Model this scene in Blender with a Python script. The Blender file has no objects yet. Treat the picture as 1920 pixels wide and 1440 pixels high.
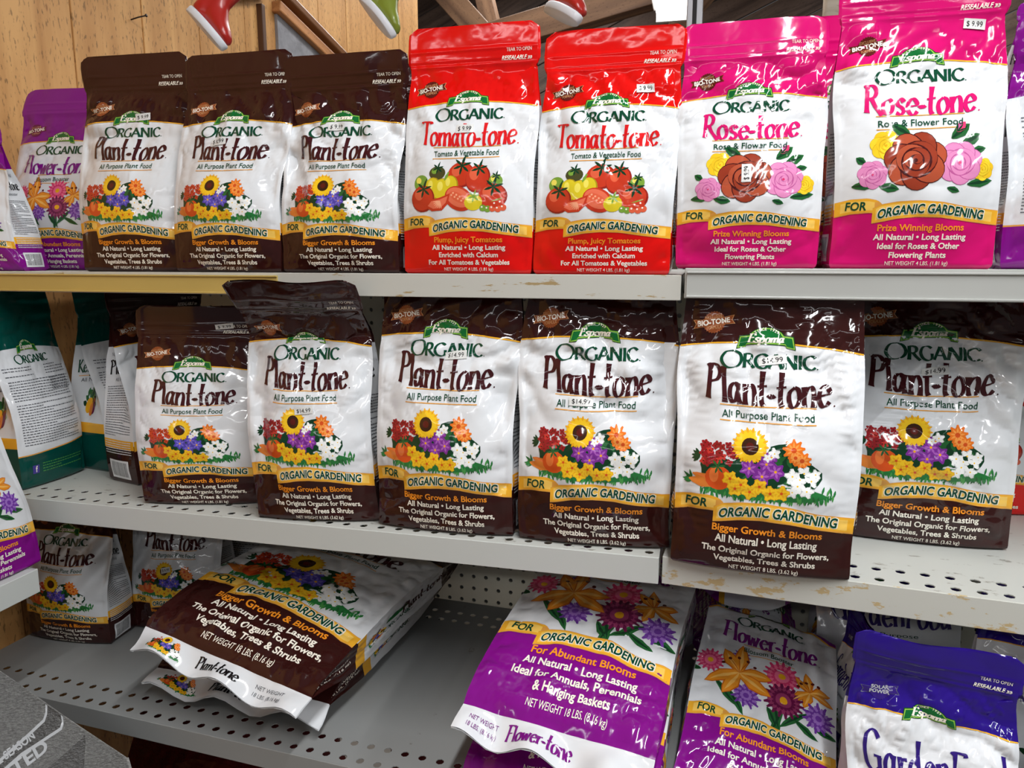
import bpy, math, random
import numpy as np
from mathutils import Matrix, Vector
from mathutils.geometry import delaunay_2d_cdt

SC = bpy.context.scene
COL = SC.collection
PI = math.pi

# ------------------------------------------------------------------ camera, world, lights, exposure
cam = bpy.data.objects.new('camera', bpy.data.cameras.new('camera'))
COL.objects.link(cam)
cam.data.sensor_width = 36.0
cam.data.lens = 36.0 * 1400 / 1920
cam.data.clip_start = 0.02
cam.location = (0, 0, 1.30)
cam.rotation_euler = (math.radians(90 - 9.7), 0, math.radians(14.0))
SC.camera = cam

world = bpy.data.worlds.new('world')
SC.world = world
world.use_nodes = True
wb = world.node_tree.nodes['Background']
wb.inputs[0].default_value = (0.93, 0.96, 1.0, 1)
wb.inputs[1].default_value = 0.11

SC.view_settings.view_transform = 'Standard'
SC.view_settings.look = 'None'
SC.view_settings.gamma = 1.0
SC.view_settings.use_curve_mapping = False
SC.view_settings.exposure = 0.0


def strip_light(x, y, z, sx, sy, power, col=(0.985, 0.99, 1.0), rx=0.0):
    l = bpy.data.lights.new('tube_or_fill_light', 'AREA')
    l.shape = 'RECTANGLE'
    l.size, l.size_y, l.energy, l.color = sx, sy, power, col
    o = bpy.data.objects.new('tube_or_fill_light', l)
    COL.objects.link(o)
    o.location = (x, y, z)
    o.rotation_euler = (rx, 0, 0)
    return o


# fluorescent tubes over the aisle, running away from the shelves
for lx in (-1.35, 0.25, 1.75):
    strip_light(lx, -0.15, 2.55, 0.06, 1.7, 37)
strip_light(-0.5, -2.4, 2.5, 3.0, 0.08, 14, rx=math.radians(25))
# tube over the next aisle; last two are unseen, added to brighten far timbers
strip_light(-0.4, 2.3, 2.65, 0.14, 1.6, 14)
strip_light(-0.9, 3.7, 2.94, 0.14, 1.4, 22)
strip_light(1.3, 3.7, 2.94, 0.14, 1.4, 26)


# ------------------------------------------------------------------ materials
def lin(c):
    return tuple(((v / 255) / 12.92 if v / 255 <= 0.04045 else ((v / 255 + 0.055) / 1.055) ** 2.4) for v in c) + (1,)


MATS = {}


def mat(name, rgb, rough=0.3, spec=0.5, metal=0.0, bump=0.0, bscale=80.0, var=0.0, vscale=6.0, emit=0.0, stretch=None):
    if name in MATS:
        return MATS[name]
    m = bpy.data.materials.new(name)
    m.use_nodes = True
    nt = m.node_tree
    p = nt.nodes['Principled BSDF']
    c = lin(rgb)
    p.inputs['Base Color'].default_value = c
    p.inputs['Roughness'].default_value = rough
    p.inputs['Specular IOR Level'].default_value = spec
    p.inputs['Metallic'].default_value = metal
    if emit:
        p.inputs['Emission Color'].default_value = c
        p.inputs['Emission Strength'].default_value = emit
    tc = nt.nodes.new('ShaderNodeTexCoord')
    mp = nt.nodes.new('ShaderNodeMapping')
    nt.links.new(tc.outputs['Object'], mp.inputs['Vector'])
    if stretch:
        mp.inputs['Scale'].default_value = stretch
    if var:
        n = nt.nodes.new('ShaderNodeTexNoise')
        n.inputs['Scale'].default_value = vscale
        n.inputs['Detail'].default_value = 6
        r = nt.nodes.new('ShaderNodeValToRGB')
        r.color_ramp.elements[0].color = tuple(v * (1 - var) for v in c[:3]) + (1,)
        r.color_ramp.elements[0].position = 0.3
        r.color_ramp.elements[1].color = tuple(min(1, v * (1 + var)) for v in c[:3]) + (1,)
        r.color_ramp.elements[1].position = 0.7
        nt.links.new(mp.outputs['Vector'], n.inputs['Vector'])
        nt.links.new(n.outputs['Fac'], r.inputs['Fac'])
        nt.links.new(r.outputs['Color'], p.inputs['Base Color'])
    if bump:
        n = nt.nodes.new('ShaderNodeTexNoise')
        n.inputs['Scale'].default_value = bscale
        n.inputs['Detail'].default_value = 3
        b = nt.nodes.new('ShaderNodeBump')
        b.inputs['Strength'].default_value = bump
        b.inputs['Distance'].default_value = 0.004
        nt.links.new(mp.outputs['Vector'], n.inputs['Vector'])
        nt.links.new(n.outputs['Fac'], b.inputs['Height'])
        nt.links.new(b.outputs['Normal'], p.inputs['Normal'])
    MATS[name] = m
    return m


def film(name, rgb):
    """printed glossy plastic film"""
    if name in ('woven', 'wovendark', 'sackred'):
        return mat('woven_' + name, rgb, rough=0.32, spec=0.5, bump=0.5, bscale=260, var=0.3, vscale=240, stretch=(1, 1, 2.2))
    return mat('film_' + name, rgb, rough=0.10, spec=0.5, bump=0.06, bscale=40)


INK = dict(
    white=(226, 229, 232), brown=(52, 21, 19), red=(224, 16, 12), pink=(208, 16, 108), purple=(128, 18, 132),
    blue=(42, 20, 128), teal=(6, 72, 64), gold=(240, 176, 48), goldlight=(250, 204, 96), goldline=(226, 160, 70), orange=(246, 150, 40),
    darkgreen=(14, 70, 48), brandgreen=(20, 104, 48), brandshade=(12, 66, 32), lime=(138, 190, 70), plum=(64, 24, 28), tomred=(214, 30, 34),
    rosepink=(216, 24, 110), violet=(122, 22, 128), navy=(52, 32, 120), rust=(146, 76, 40), rustdark=(112, 50, 26), maroon=(92, 30, 22),
    cream=(246, 240, 226), grey=(96, 98, 104), black=(22, 20, 22), tan=(214, 160, 110),
    leaf=(38, 98, 50), leafdark=(20, 60, 36), grass=(40, 120, 60), grasslight=(74, 150, 74), petalyellow=(246, 200, 40), petalgold=(236, 170, 30), seed=(60, 34, 20),
    petalred=(150, 30, 36), petalredlight=(196, 56, 50), petalrust=(196, 66, 36), petalblue=(82, 70, 178), petalbluelight=(124, 112, 208), petalpurple=(124, 48, 148),
    petalpurplelight=(168, 92, 184), petalorange=(236, 120, 36), petalorangelight=(248, 160, 76), petalwhite=(244, 246, 244), petalgrey=(196, 202, 200),
    pumpkin=(216, 84, 32), pumpkinlight=(236, 124, 60), carrot=(222, 128, 52),
    tomato=(196, 58, 34), tomatolight=(222, 98, 66), tomatodark=(150, 36, 26), flesh=(228, 112, 82), fleshlight=(244, 168, 132), pepper=(216, 196, 40), pepperlight=(236, 222, 96),
    pepperdark=(170, 146, 30), veggreen=(120, 160, 60), olive=(72, 72, 40),
    rosered=(150, 58, 36), rosedark=(104, 34, 26), rosedeep=(70, 22, 22), roselight=(178, 82, 54), rosepale=(224, 140, 188), rosepaledark=(190, 92, 152), roseyellow=(244, 212, 50),
    roseyellowdark=(214, 170, 30), lily=(238, 150, 40), lilydark=(206, 106, 26), lilylight=(250, 190, 96), zinnia=(214, 60, 110), zinnialight=(236, 110, 146), mum=(106, 24, 70),
    mumlight=(150, 56, 100), aster=(112, 60, 160), asterlight=(156, 112, 196), kelp=(58, 92, 40), lilac=(200, 188, 200), woven=(146, 145, 142), wovendark=(70, 68, 66), sackred=(120, 26, 28),
    facebook=(70, 60, 150), sticker=(218, 219, 216), silver=(190, 192, 194))


def ink(n):
    return film(n, INK[n])
# ------------------------------------------------------------------ flat artwork (units: 100 = panel width)
def catmull(pts, n=6):
    p = np.array(pts, float)
    if len(p) < 3:
        t = np.linspace(0, 1, n + 1)[:, None]
        return p[0] * (1 - t) + p[1] * t
    q = np.vstack([2 * p[0] - p[1], p, 2 * p[-1] - p[-2]])
    out = []
    for i in range(1, len(q) - 2):
        a, b, c, d = q[i - 1], q[i], q[i + 1], q[i + 2]
        t = np.linspace(0, 1, n, endpoint=False)[:, None]
        out.append(0.5 * ((2 * b) + (-a + c) * t + (2 * a - 5 * b + 4 * c - d) * t ** 2 + (-a + 3 * b - 3 * c + d) * t ** 3))
    out.append(p[-1:])
    return np.vstack(out)


def split_long(V, T, L):
    V = [tuple(v) for v in V]
    T = [tuple(t) for t in T]
    for _ in range(7):
        mid, out, changed = {}, [], False

        def m(a, b):
            k = (a, b) if a < b else (b, a)
            if k not in mid:
                (x0, y0), (x1, y1) = V[a], V[b]
                if (x0 - x1) ** 2 + (y0 - y1) ** 2 <= L * L:
                    mid[k] = -1
                else:
                    V.append(((x0 + x1) / 2, (y0 + y1) / 2))
                    mid[k] = len(V) - 1
            return mid[k]
        for a, b, c in T:
            ab, bc, ca = m(a, b), m(b, c), m(c, a)
            k = (ab >= 0) + (bc >= 0) + (ca >= 0)
            if k == 0:
                out.append((a, b, c))
                continue
            changed = True
            if k == 3:
                out += [(a, ab, ca), (ab, b, bc), (ca, bc, c), (ab, bc, ca)]
            else:
                while not (ab >= 0 and (k == 1 or bc >= 0)):
                    a, b, c, ab, bc, ca = b, c, a, bc, ca, ab
                if k == 1:
                    out += [(a, ab, c), (ab, b, c)]
                else:
                    out += [(ab, b, bc), (a, ab, bc), (a, bc, c)]
        T = out
        if not changed:
            break
    return np.array(V), np.array(T, int)


GLYPH = {
    'P': (.44, [[(.11, 1), (.09, .5), (.06, 0)], [(.01, .92), (.12, 1.0), (.29, .99), (.39, .82), (.32, .6), (.12, .5)]]),
    'l': (.2, [[(.05, 1.0), (.08, .5), (.11, -.02)]]),
    'a': (.43, [[(.29, .5), (.18, .56), (.07, .44), (.05, .2), (.12, .03), (.22, .1), (.29, .32)], [(.31, .57), (.29, .25), (.35, 0)]]),
    'n': (.41, [[(.05, .57), (.07, 0)], [(.06, .34), (.14, .5), (.24, .56), (.31, .46), (.33, .25), (.33, -.01)]]),
    't': (.3, [[(.15, .98), (.12, .5), (.12, .14), (.17, 0)], [(.0, .54), (.27, .58)]]),
    '-': (.24, [[(.0, .24), (.06, .31), (.13, .25), (.2, .32)]]),
    'o': (.42, [[(.2, .57), (.08, .44), (.05, .26), (.1, .05), (.2, 0), (.31, .1), (.35, .3), (.3, .5), (.2, .57)]]),
    'e': (.4, [[(.07, .29), (.33, .35), (.3, .5), (.19, .57), (.08, .42), (.06, .2), (.14, .02), (.25, .01), (.35, .12)]]),
    'T': (.44, [[(.0, .92), (.06, .99), (.42, 1.0), (.47, .93)], [(.25, 1), (.23, .5), (.2, 0)]]),
    'm': (.64, [[(.05, .57), (.07, 0)], [(.06, .34), (.13, .5), (.22, .56), (.29, .46), (.31, 0)], [(.3, .34), (.38, .5), (.47, .56), (.54, .46), (.56, 0)]]),
    'R': (.52, [[(.11, 1), (.09, .5), (.07, 0)], [(.0, .93), (.12, 1.0), (.29, .99), (.38, .82), (.31, .6), (.12, .52)], [(.22, .54), (.34, .25), (.54, -.06)]]),
    's': (.34, [[(.28, .46), (.18, .57), (.07, .48), (.1, .34), (.22, .25), (.27, .12), (.17, 0), (.03, .06)]]),
    'F': (.42, [[(.11, 1), (.09, .5), (.06, 0)], [(.0, .93), (.06, .99), (.38, 1.0), (.42, .93)], [(.1, .52), (.32, .55)]]),
    'w': (.53, [[(.02, .57), (.13, .01)], [(.13, .01), (.25, .52)], [(.25, .52), (.35, .01)], [(.35, .01), (.48, .6)]]),
    'r': (.29, [[(.05, .57), (.07, 0)], [(.06, .34), (.14, .52), (.27, .54)]]),
    'G': (.6, [[(.48, .84), (.38, .98), (.22, .98), (.09, .8), (.06, .45), (.14, .1), (.32, 0), (.48, .14)], [(.48, .42), (.49, 0)], [(.32, .42), (.54, .43)]]),
    'd': (.44, [[(.3, .5), (.18, .56), (.07, .44), (.05, .2), (.12, .03), (.22, .1), (.3, .3)], [(.33, 1.05), (.31, .4), (.35, 0)]]),
    'K': (.5, [[(.1, 1), (.08, .5), (.06, 0)], [(.42, .99), (.25, .7), (.1, .5)], [(.14, .52), (.3, .25), (.5, -.04)]]),
    'p': (.43, [[(.06, .57), (.06, 0), (.03, -.36)], [(.07, .36), (.14, .5), (.23, .56), (.34, .44), (.35, .2), (.24, .01), (.08, .08)]]),
    'M': (.78, [[(.1, 1), (.06, 0)], [(.1, 1), (.36, .05)], [(.36, .05), (.64, 1)], [(.64, 1), (.7, 0)]]),
    'E': (.52, [[(.14, .98), (.12, .5), (.1, .02)], [(.0, .98), (.42, .99), (.46, .8)], [(.12, .52), (.32, .53), (.34, .62)], [(.0, .01), (.44, .02), (.5, .2)]]),
    'O': (1.0, [[(.48, 1.02), (.22, .93), (.05, .6), (.08, .3), (.28, .02), (.5, -.02), (.8, .12), (.93, .48), (.84, .84), (.62, 1.0), (.48, 1.02)]]),
    'C': (.66, [[(.6, .82), (.46, .97), (.3, .98), (.12, .8), (.05, .48), (.15, .14), (.34, .01), (.48, .03), (.62, .16)]]),
    'A': (.72, [[(.04, 0), (.35, 1.0)], [(.35, 1.0), (.66, 0)], [(.16, .34), (.54, .34)]]),
    'N': (.74, [[(.08, 0), (.09, 1)], [(.09, 1), (.62, 0)], [(.62, 0), (.63, 1)]]),
    'I': (.26, [[(.12, 1), (.12, 0)]]),
    ' ': (.3, []),
}
CAPR = {'R': (.6, [[(.09, 1), (.08, 0)], [(.09, .98), (.3, .98), (.44, .86), (.42, .62), (.26, .5), (.09, .5)], [(.26, .5), (.4, .25), (.6, -.02)]]),
        'G': (.74, [[(.66, .84), (.5, .98), (.32, .98), (.13, .8), (.05, .48), (.15, .14), (.36, .0), (.54, .02), (.66, .14)], [(.66, .46), (.66, .1)]])}

_TEXT = {}


def text_mesh(s, bold):
    k = (s, bold)
    if k not in _TEXT:
        c = bpy.data.curves.new('lettering', 'FONT')
        c.body, c.offset, c.fill_mode, c.resolution_u = s, bold, 'FRONT', 3
        o = bpy.data.objects.new('lettering', c)
        COL.objects.link(o)
        dg = bpy.context.evaluated_depsgraph_get()
        dg.update()
        me = o.evaluated_get(dg).to_mesh()
        me.calc_loop_triangles()
        V = np.array([v.co[:2] for v in me.vertices]).reshape(-1, 2)
        T = np.array([t.vertices[:] for t in me.loop_triangles]).reshape(-1, 3)
        # the mesh may be wound either way: make every triangle face the reader
        a, b, c2 = V[T[:, 0]], V[T[:, 1]], V[T[:, 2]]
        cr = (b[:, 0] - a[:, 0]) * (c2[:, 1] - a[:, 1]) - (b[:, 1] - a[:, 1]) * (c2[:, 0] - a[:, 0])
        T[cr < 0] = T[cr < 0][:, ::-1]
        o.evaluated_get(dg).to_mesh_clear()
        bpy.data.objects.remove(o)
        bpy.data.curves.remove(c)
        _TEXT[k] = (V, T)
    return _TEXT[k]


class Art:
    def __init__(s):
        s.V, s.T, s.M, s.Z, s.n, s.k, s.flat = [], [], [], [], 0, 0, []

    def tri(s, V, T, m, layer, fine=3.0):
        V = np.asarray(V, float)
        if len(T) == 0:
            return
        V, T = split_long(V, T, fine)
        s.k += 1
        s.V.append(V)
        s.T.append(T + s.n)
        s.Z.append(np.full(len(V), layer + 0.0004 * (s.k % 300)))
        s.M += [m] * len(T)
        s.n += len(V)

    def poly(s, pts, m, layer, fine=4.0):
        """a flat shape; shapes are cut against each other in done(), the topmost colour wins"""
        P = []
        for p in pts:
            if not P or math.hypot(p[0] - P[-1][0], p[1] - P[-1][1]) > .03:
                P.append((float(p[0]), float(p[1])))
        while len(P) > 2 and math.hypot(P[0][0] - P[-1][0], P[0][1] - P[-1][1]) <= .03:
            P.pop()
        if len(P) < 3:
            return
        ar = sum(P[i - 1][0] * P[i][1] - P[i][0] * P[i - 1][1] for i in range(len(P)))
        s.k += 1
        s.flat.append((P if ar > 0 else P[::-1], m, layer + 1e-4 * s.k))

    def flatten(s, L=2.4):
        if not s.flat:
            return
        V, F = [], []
        for P, m, z in s.flat:
            n = len(V)
            V += [Vector(p) for p in P]
            F.append(list(range(n, n + len(P))))
        v, e, f, ov, oe, of = delaunay_2d_cdt(V, [], F, 1, 1e-4)
        T, M = [], []
        for t, src in zip(f, of):
            if len(t) != 3 or not src:
                continue
            gx, gy = sum(v[i].x for i in t) / 3, sum(v[i].y for i in t) / 3
            for i in sorted(src, key=lambda i: -s.flat[i][2]):
                P, hit = s.flat[i][0], False
                for j in range(len(P)):
                    (ax, ay), (bx, by_) = P[j - 1], P[j]
                    if (ay > gy) != (by_ > gy) and gx < (bx - ax) * (gy - ay) / (by_ - ay) + ax:
                        hit = not hit
                if hit:
                    T.append(tuple(t))
                    M.append(s.flat[i][1])
                    break
        v = np.array([tuple(p) for p in v])
        by = {}
        for t, m in zip(T, M):
            by.setdefault(m, []).append(t)
        s.flat = []
        for m, tt in by.items():
            tt = np.array(tt)
            used, inv = np.unique(tt.ravel(), return_inverse=True)
            T2 = inv.reshape(-1, 3)
            q = v[used]
            a, b, c = q[T2[:, 0]], q[T2[:, 1]], q[T2[:, 2]]
            cr = (b[:, 0] - a[:, 0]) * (c[:, 1] - a[:, 1]) - (b[:, 1] - a[:, 1]) * (c[:, 0] - a[:, 0])
            T2[cr < 0] = T2[cr < 0][:, ::-1]
            s.tri(q, T2[np.abs(cr) > 1e-7], m, 0.0, L)

    def disc(s, x, y, rx, m, layer, ry=None, n=16, rot=0.0, jit=0.0, rnd=None):
        ry = ry or rx
        P = []
        for i in range(n):
            a = 2 * PI * i / n
            k = 1 + (rnd.uniform(-jit, jit) if rnd else 0)
            px, py = rx * k * math.cos(a), ry * k * math.sin(a)
            P.append((x + px * math.cos(rot) - py * math.sin(rot), y + px * math.sin(rot) + py * math.cos(rot)))
        s.poly(P, m, layer)

    def leaf(s, x, y, L, w, ang, m, layer, belly=.5, tip=0.0, bend=0.0):
        prof = [(0, .12), (.15, .55), (belly, 1), (.8, .6), (1, tip)]
        up, dn = [], []
        for t, k in prof:
            o = bend * t * t * L
            up.append((t * L, o + k * w / 2))
            dn.append((t * L, o - k * w / 2))
        P = dn + up[::-1]
        c, q = math.cos(ang), math.sin(ang)
        s.poly([(x + a * c - b * q, y + a * q + b * c) for a, b in P], m, layer)

    def flower(s, x, y, r, n, w, m, layer, m2=None, centre=None, cr=.25, rot=0.0, tip=.35, sq=1.0, belly=.6):
        for i in range(n):
            a = rot + 2 * PI * i / n
            L = r * math.hypot(math.cos(a), sq * math.sin(a))
            s.leaf(x, y, L, w, math.atan2(sq * math.sin(a), math.cos(a)), m, layer, belly, tip)
            if m2:
                s.leaf(x, y, L * .72, w * .4, math.atan2(sq * math.sin(a), math.cos(a)), m2, layer + .12, belly, .1)
        if centre:
            s.disc(x, y, r * cr, centre, layer + .24, ry=r * cr * sq, n=10)

    def band(s, xs, lo, hi, m, layer, ny=3):
        s.poly([(x, lo(x)) for x in xs] + [(x, hi(x)) for x in xs[::-1]], m, layer)

    def text(s, t, cx, y, cap, width, m, layer, bold=0.0, shear=0.0, warp=None, rot=0.0, align='c', sizew=None):
        V, T = text_mesh(t, bold)
        if len(V) == 0:
            return
        H = text_mesh('H', 0.0)[0]
        ch = H[:, 1].max()
        k = cap / ch
        x0, x1 = V[:, 0].min(), V[:, 0].max()
        kx = width / (x1 - x0) if width else k * (sizew or .95)
        X = (V[:, 0] - (x0 + x1) / 2) * kx
        if align == 'l':
            X = (V[:, 0] - x0) * kx
        if align == 'r':
            X = (V[:, 0] - x1) * kx
        Y = V[:, 1] * k
        X = X + shear * Y
        if warp:
            Y = Y + np.array([warp(a + cx) for a in X])
        c, q = math.cos(rot), math.sin(rot)
        s.tri(np.stack([cx + X * c - Y * q, y + X * q + Y * c], 1), T, m, layer)

    def pen(s, t, cx, y, cap, width, m, layer, nib=.3, wmax=.13, wmin=.045, shear=0.0, warp=None, small=None, glyphs=None, flare=.25, gap=0.0, rot=0.0, align='c'):
        """lettering drawn with a broad pen"""
        adv, items = 0.0, []
        for i, ch in enumerate(t):
            a, strokes = (glyphs or {}).get(ch) or GLYPH[ch]
            k = small if (small and i > 0) else 1.0
            for st in strokes:
                P = catmull(st) * k
                d = np.gradient(P, axis=0)
                ln = np.hypot(d[:, 0], d[:, 1]) + 1e-9
                nx, ny = -d[:, 1] / ln, d[:, 0] / ln
                th = np.arctan2(d[:, 1], d[:, 0])
                wd = wmin + (wmax - wmin) * np.abs(np.sin(th - nib))
                tt = np.linspace(-1, 1, len(P))
                if np.hypot(*(P[0] - P[-1])) > .05:
                    wd = wd * (1 + flare * np.abs(tt) ** 4)
                N = np.stack([nx, ny], 1) * wd[:, None] / 2
                items.append((P + [adv, 0], N))
            adv += a * k + gap
        kx = width / adv if width else cap
        for P, N in items:
            A, B = P + N, P - N
            V = np.empty((2 * len(P), 2))
            V[0::2], V[1::2] = A, B
            off = {'c': adv / 2, 'l': 0.0, 'r': adv}[align]
            X = (V[:, 0] - off) * kx + shear * V[:, 1] * cap
            Y = V[:, 1] * cap
            if warp:
                Y = Y + np.array([warp(a / (adv * kx / 2)) for a in X])
            T = []
            for i in range(len(P) - 1):
                a = 2 * i
                T += [(a, a + 1, a + 3), (a, a + 3, a + 2)]
            c, q = math.cos(rot), math.sin(rot)
            s.tri(np.stack([cx + X * c - Y * q, y + X * q + Y * c], 1), T, m, layer)

    def lines(s, x0, x1, y0, y1, step, m, layer, rnd, h=.9, fill=1.0, para=.12):
        """a block of small print"""
        y = y1
        while y > y0:
            x, end = x0, x1 if rnd.random() > para else x0 + (x1 - x0) * rnd.uniform(.3, .8)
            while x < end:
                w = rnd.uniform(1.2, 4.2)
                w = min(w, end - x)
                if w > .4:
                    s.tri([(x, y), (x + w, y), (x + w, y + h * rnd.uniform(.75, 1)), (x, y + h)], [(0, 1, 2), (0, 2, 3)], m, layer, 5)
                x += w + .9
            y -= step * (1.0 if rnd.random() > .08 else 1.8)

    def barcode(s, x, y, w, h, rnd, layer=1.0, turn=False):
        s.poly([(x, y), (x + w, y), (x + w, y + h), (x, y + h)], 'white', layer)
        p = x + w * .08
        while p < x + w * .9:
            b = rnd.uniform(.3, .9)
            s.poly([(p, y + h * .12), (p + b, y + h * .12), (p + b, y + h * .9), (p, y + h * .9)], 'black', layer + .5)
            p += b + rnd.uniform(.35, .9)

    def done(s):
        s.flatten()
        if not s.V:
            return None
        return np.vstack(s.V), np.vstack(s.T), s.M, np.concatenate(s.Z)


# ---- the pictures
def bouquet(a, blue=True, dy=0.0, x0=0.0, k=1.0, simple=False):
    r = random.Random(5)
    X = lambda x: x0 + (x) * k
    Y = lambda y: dy + 46 + (y - 46) * k
    red, red2 = ('petalrust', 'petalredlight') if blue else ('petalred', 'petalredlight')
    pur, pur2 = ('petalblue', 'petalbluelight') if blue else ('petalpurple', 'petalpurplelight')
    # turf
    for i in range(110 if not simple else 26):
        x = -36 + 73 * (i + .5) / (110 if not simple else 26)
        a.leaf(X(x), Y(47.2 + .0014 * x * x + r.uniform(-1, 1.5)), r.uniform(3.2, 5.6) * k, 1.3 * k, r.choice([-PI / 2, -PI / 2, PI / 2]) + r.uniform(-.4, .4), r.choice(['grass', 'grasslight', 'leaf']), 1.02 + .06 * r.random())
    a.poly([(X(-34), Y(48)), (X(-26), Y(45.8)), (X(-10), Y(44.6)), (X(10), Y(44.4)), (X(26), Y(45.8)), (X(34), Y(48.5)), (X(30), Y(50.5)), (X(22), Y(53)), (X(-22), Y(53))], 'grass', 1.05)
    # foliage behind the flowers
    for x, y, q in ((-24, 60, 9), (-12, 60, 9), (2, 60, 10), (14, 62, 9), (-30, 62, 7), (22, 58, 7), (8, 67, 8)):
        a.disc(X(x), Y(y), q * k, 'leafdark', 1.1, n=14, jit=.25, rnd=r)
    for i in range(26):
        x, y = r.uniform(-34, 28), r.uniform(52, 72)
        if (x / 34) ** 2 + ((y - 54) / 19) ** 2 < 1.05:
            a.leaf(X(x), Y(y), r.uniform(4, 8) * k, 2.4 * k, r.uniform(0, 2 * PI), r.choice(['leaf', 'leafdark', 'leaf']), 1.3)
    for q in (-.5, -.1, .4, .8, 1.2):
        a.leaf(X(-36), Y(66), 5 * k, 1.8 * k, PI + q - .5, 'leafdark', 1.3)
    # red cluster
    for i in range(34 if not simple else 16):
        t, q = r.uniform(0, 2 * PI), 9.5 * math.sqrt(r.random())
        a.flower(X(-26 + q * math.cos(t) * 1.1), Y(68 + q * math.sin(t) * .85), 2.1 * k, 4, 1.9 * k, r.choice([red, red, red2]), 1.6 + i * .01, centre='maroon', cr=.2, rot=r.random() * 3)
    # carrots, pumpkin
    for q in range(9):
        a.leaf(X(-40), Y(52), r.uniform(4, 6.5) * k, 1.6 * k, PI * r.uniform(.55, 1.35), r.choice(['leaf', 'grass']), 1.8)
    a.leaf(X(-42), Y(52.5), 16 * k, 6 * k, -.12, 'carrot', 1.9)
    a.leaf(X(-40), Y(56), 15 * k, 5 * k, -.25, 'carrot', 2.0)
    a.leaf(X(-39), Y(56.4), 11 * k, 1.4 * k, -.25, 'pumpkinlight', 2.1)
    a.disc(X(-25.5), Y(55), 7.4 * k, 'pumpkin', 2.2, ry=7 * k)
    a.disc(X(-28), Y(56.5), 2.6 * k, 'pumpkinlight', 2.32, ry=4.4 * k)
    for q in range(6):
        a.leaf(X(-26), Y(61.5), 4.4 * k, 1.3 * k, q * 1.05 + .2, 'leaf', 2.45)
    # sunflower
    sx, sy = X(-9), Y(74)
    for ring, (R, n, mm) in enumerate(((10, 18, 'petalgold'), (9, 18, 'petalyellow'))):
        a.flower(sx, sy, R * k, n, 3.6 * k, mm, 2.5 + ring * .15, rot=ring * .17, tip=.1, belly=.55)
    a.disc(sx, sy, 4.6 * k, 'seed', 2.9)
    a.disc(sx, sy, 2.2 * k, 'maroon', 3.02)
    # purple or blue flowers
    for x, y, R in ((-9, 62, 5.4), (0, 65, 5.2), (5, 61, 5.4), (-2, 58, 5.4), (2.5, 69, 3.6)):
        a.flower(X(x), Y(y), R * k, 6, 3.6 * k, pur, 2.5 + y * .002, m2=pur2, centre='petalgold', cr=.14, rot=x, tip=.2)
    # orange flowers
    for x, y, R in ((14, 73.5, 6), (18.5, 68, 5), (15, 69.5, 4)):
        a.flower(X(x), Y(y), R * k, 9, 2.9 * k, 'petalorange', 2.5, m2='petalorangelight', centre='pumpkin', cr=.25, rot=y)
    # white flowers
    for x, y, R in ((4, 71, 3.3), (.5, 68.5, 2.6), (14, 59, 4.4), (20, 61, 4.2), (24, 57, 4), (17, 54, 4.4), (22, 51.5, 4), (14.5, 50.5, 3.6), (26, 60.5, 3.2), (18, 57.5, 3.6)):
        a.flower(X(x), Y(y), R * k, 5, 3.2 * k * R / 4.2, 'petalgrey', 2.7, rot=x * 2 + .1, tip=.5)
        a.flower(X(x), Y(y), R * .92 * k, 5, 2.6 * k * R / 4.2, 'petalwhite', 2.8, centre='petalyellow', cr=.13, rot=x * 2, tip=.5)
    for x, y in ((22, 55), (19, 59.5)):
        a.disc(X(x), Y(y), 1.6 * k, 'leafdark', 2.95, jit=.3, rnd=r)
    # yellow flowers along the front
    for x, y in ((-19, 55.5), (-13, 52.5), (-8, 48.8), (-3, 52.2), (3, 48.8), (9, 49.3), (-16, 50)):
        a.flower(X(x), Y(y), 4.5 * k, 5, 3.9 * k, 'petalgold', 3.1, rot=x, tip=.5)
        a.flower(X(x), Y(y), 4.1 * k, 5, 3.0 * k, 'petalyellow', 3.2, m2='petalgold', centre='pumpkin', cr=.2, rot=x, tip=.5)


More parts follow.
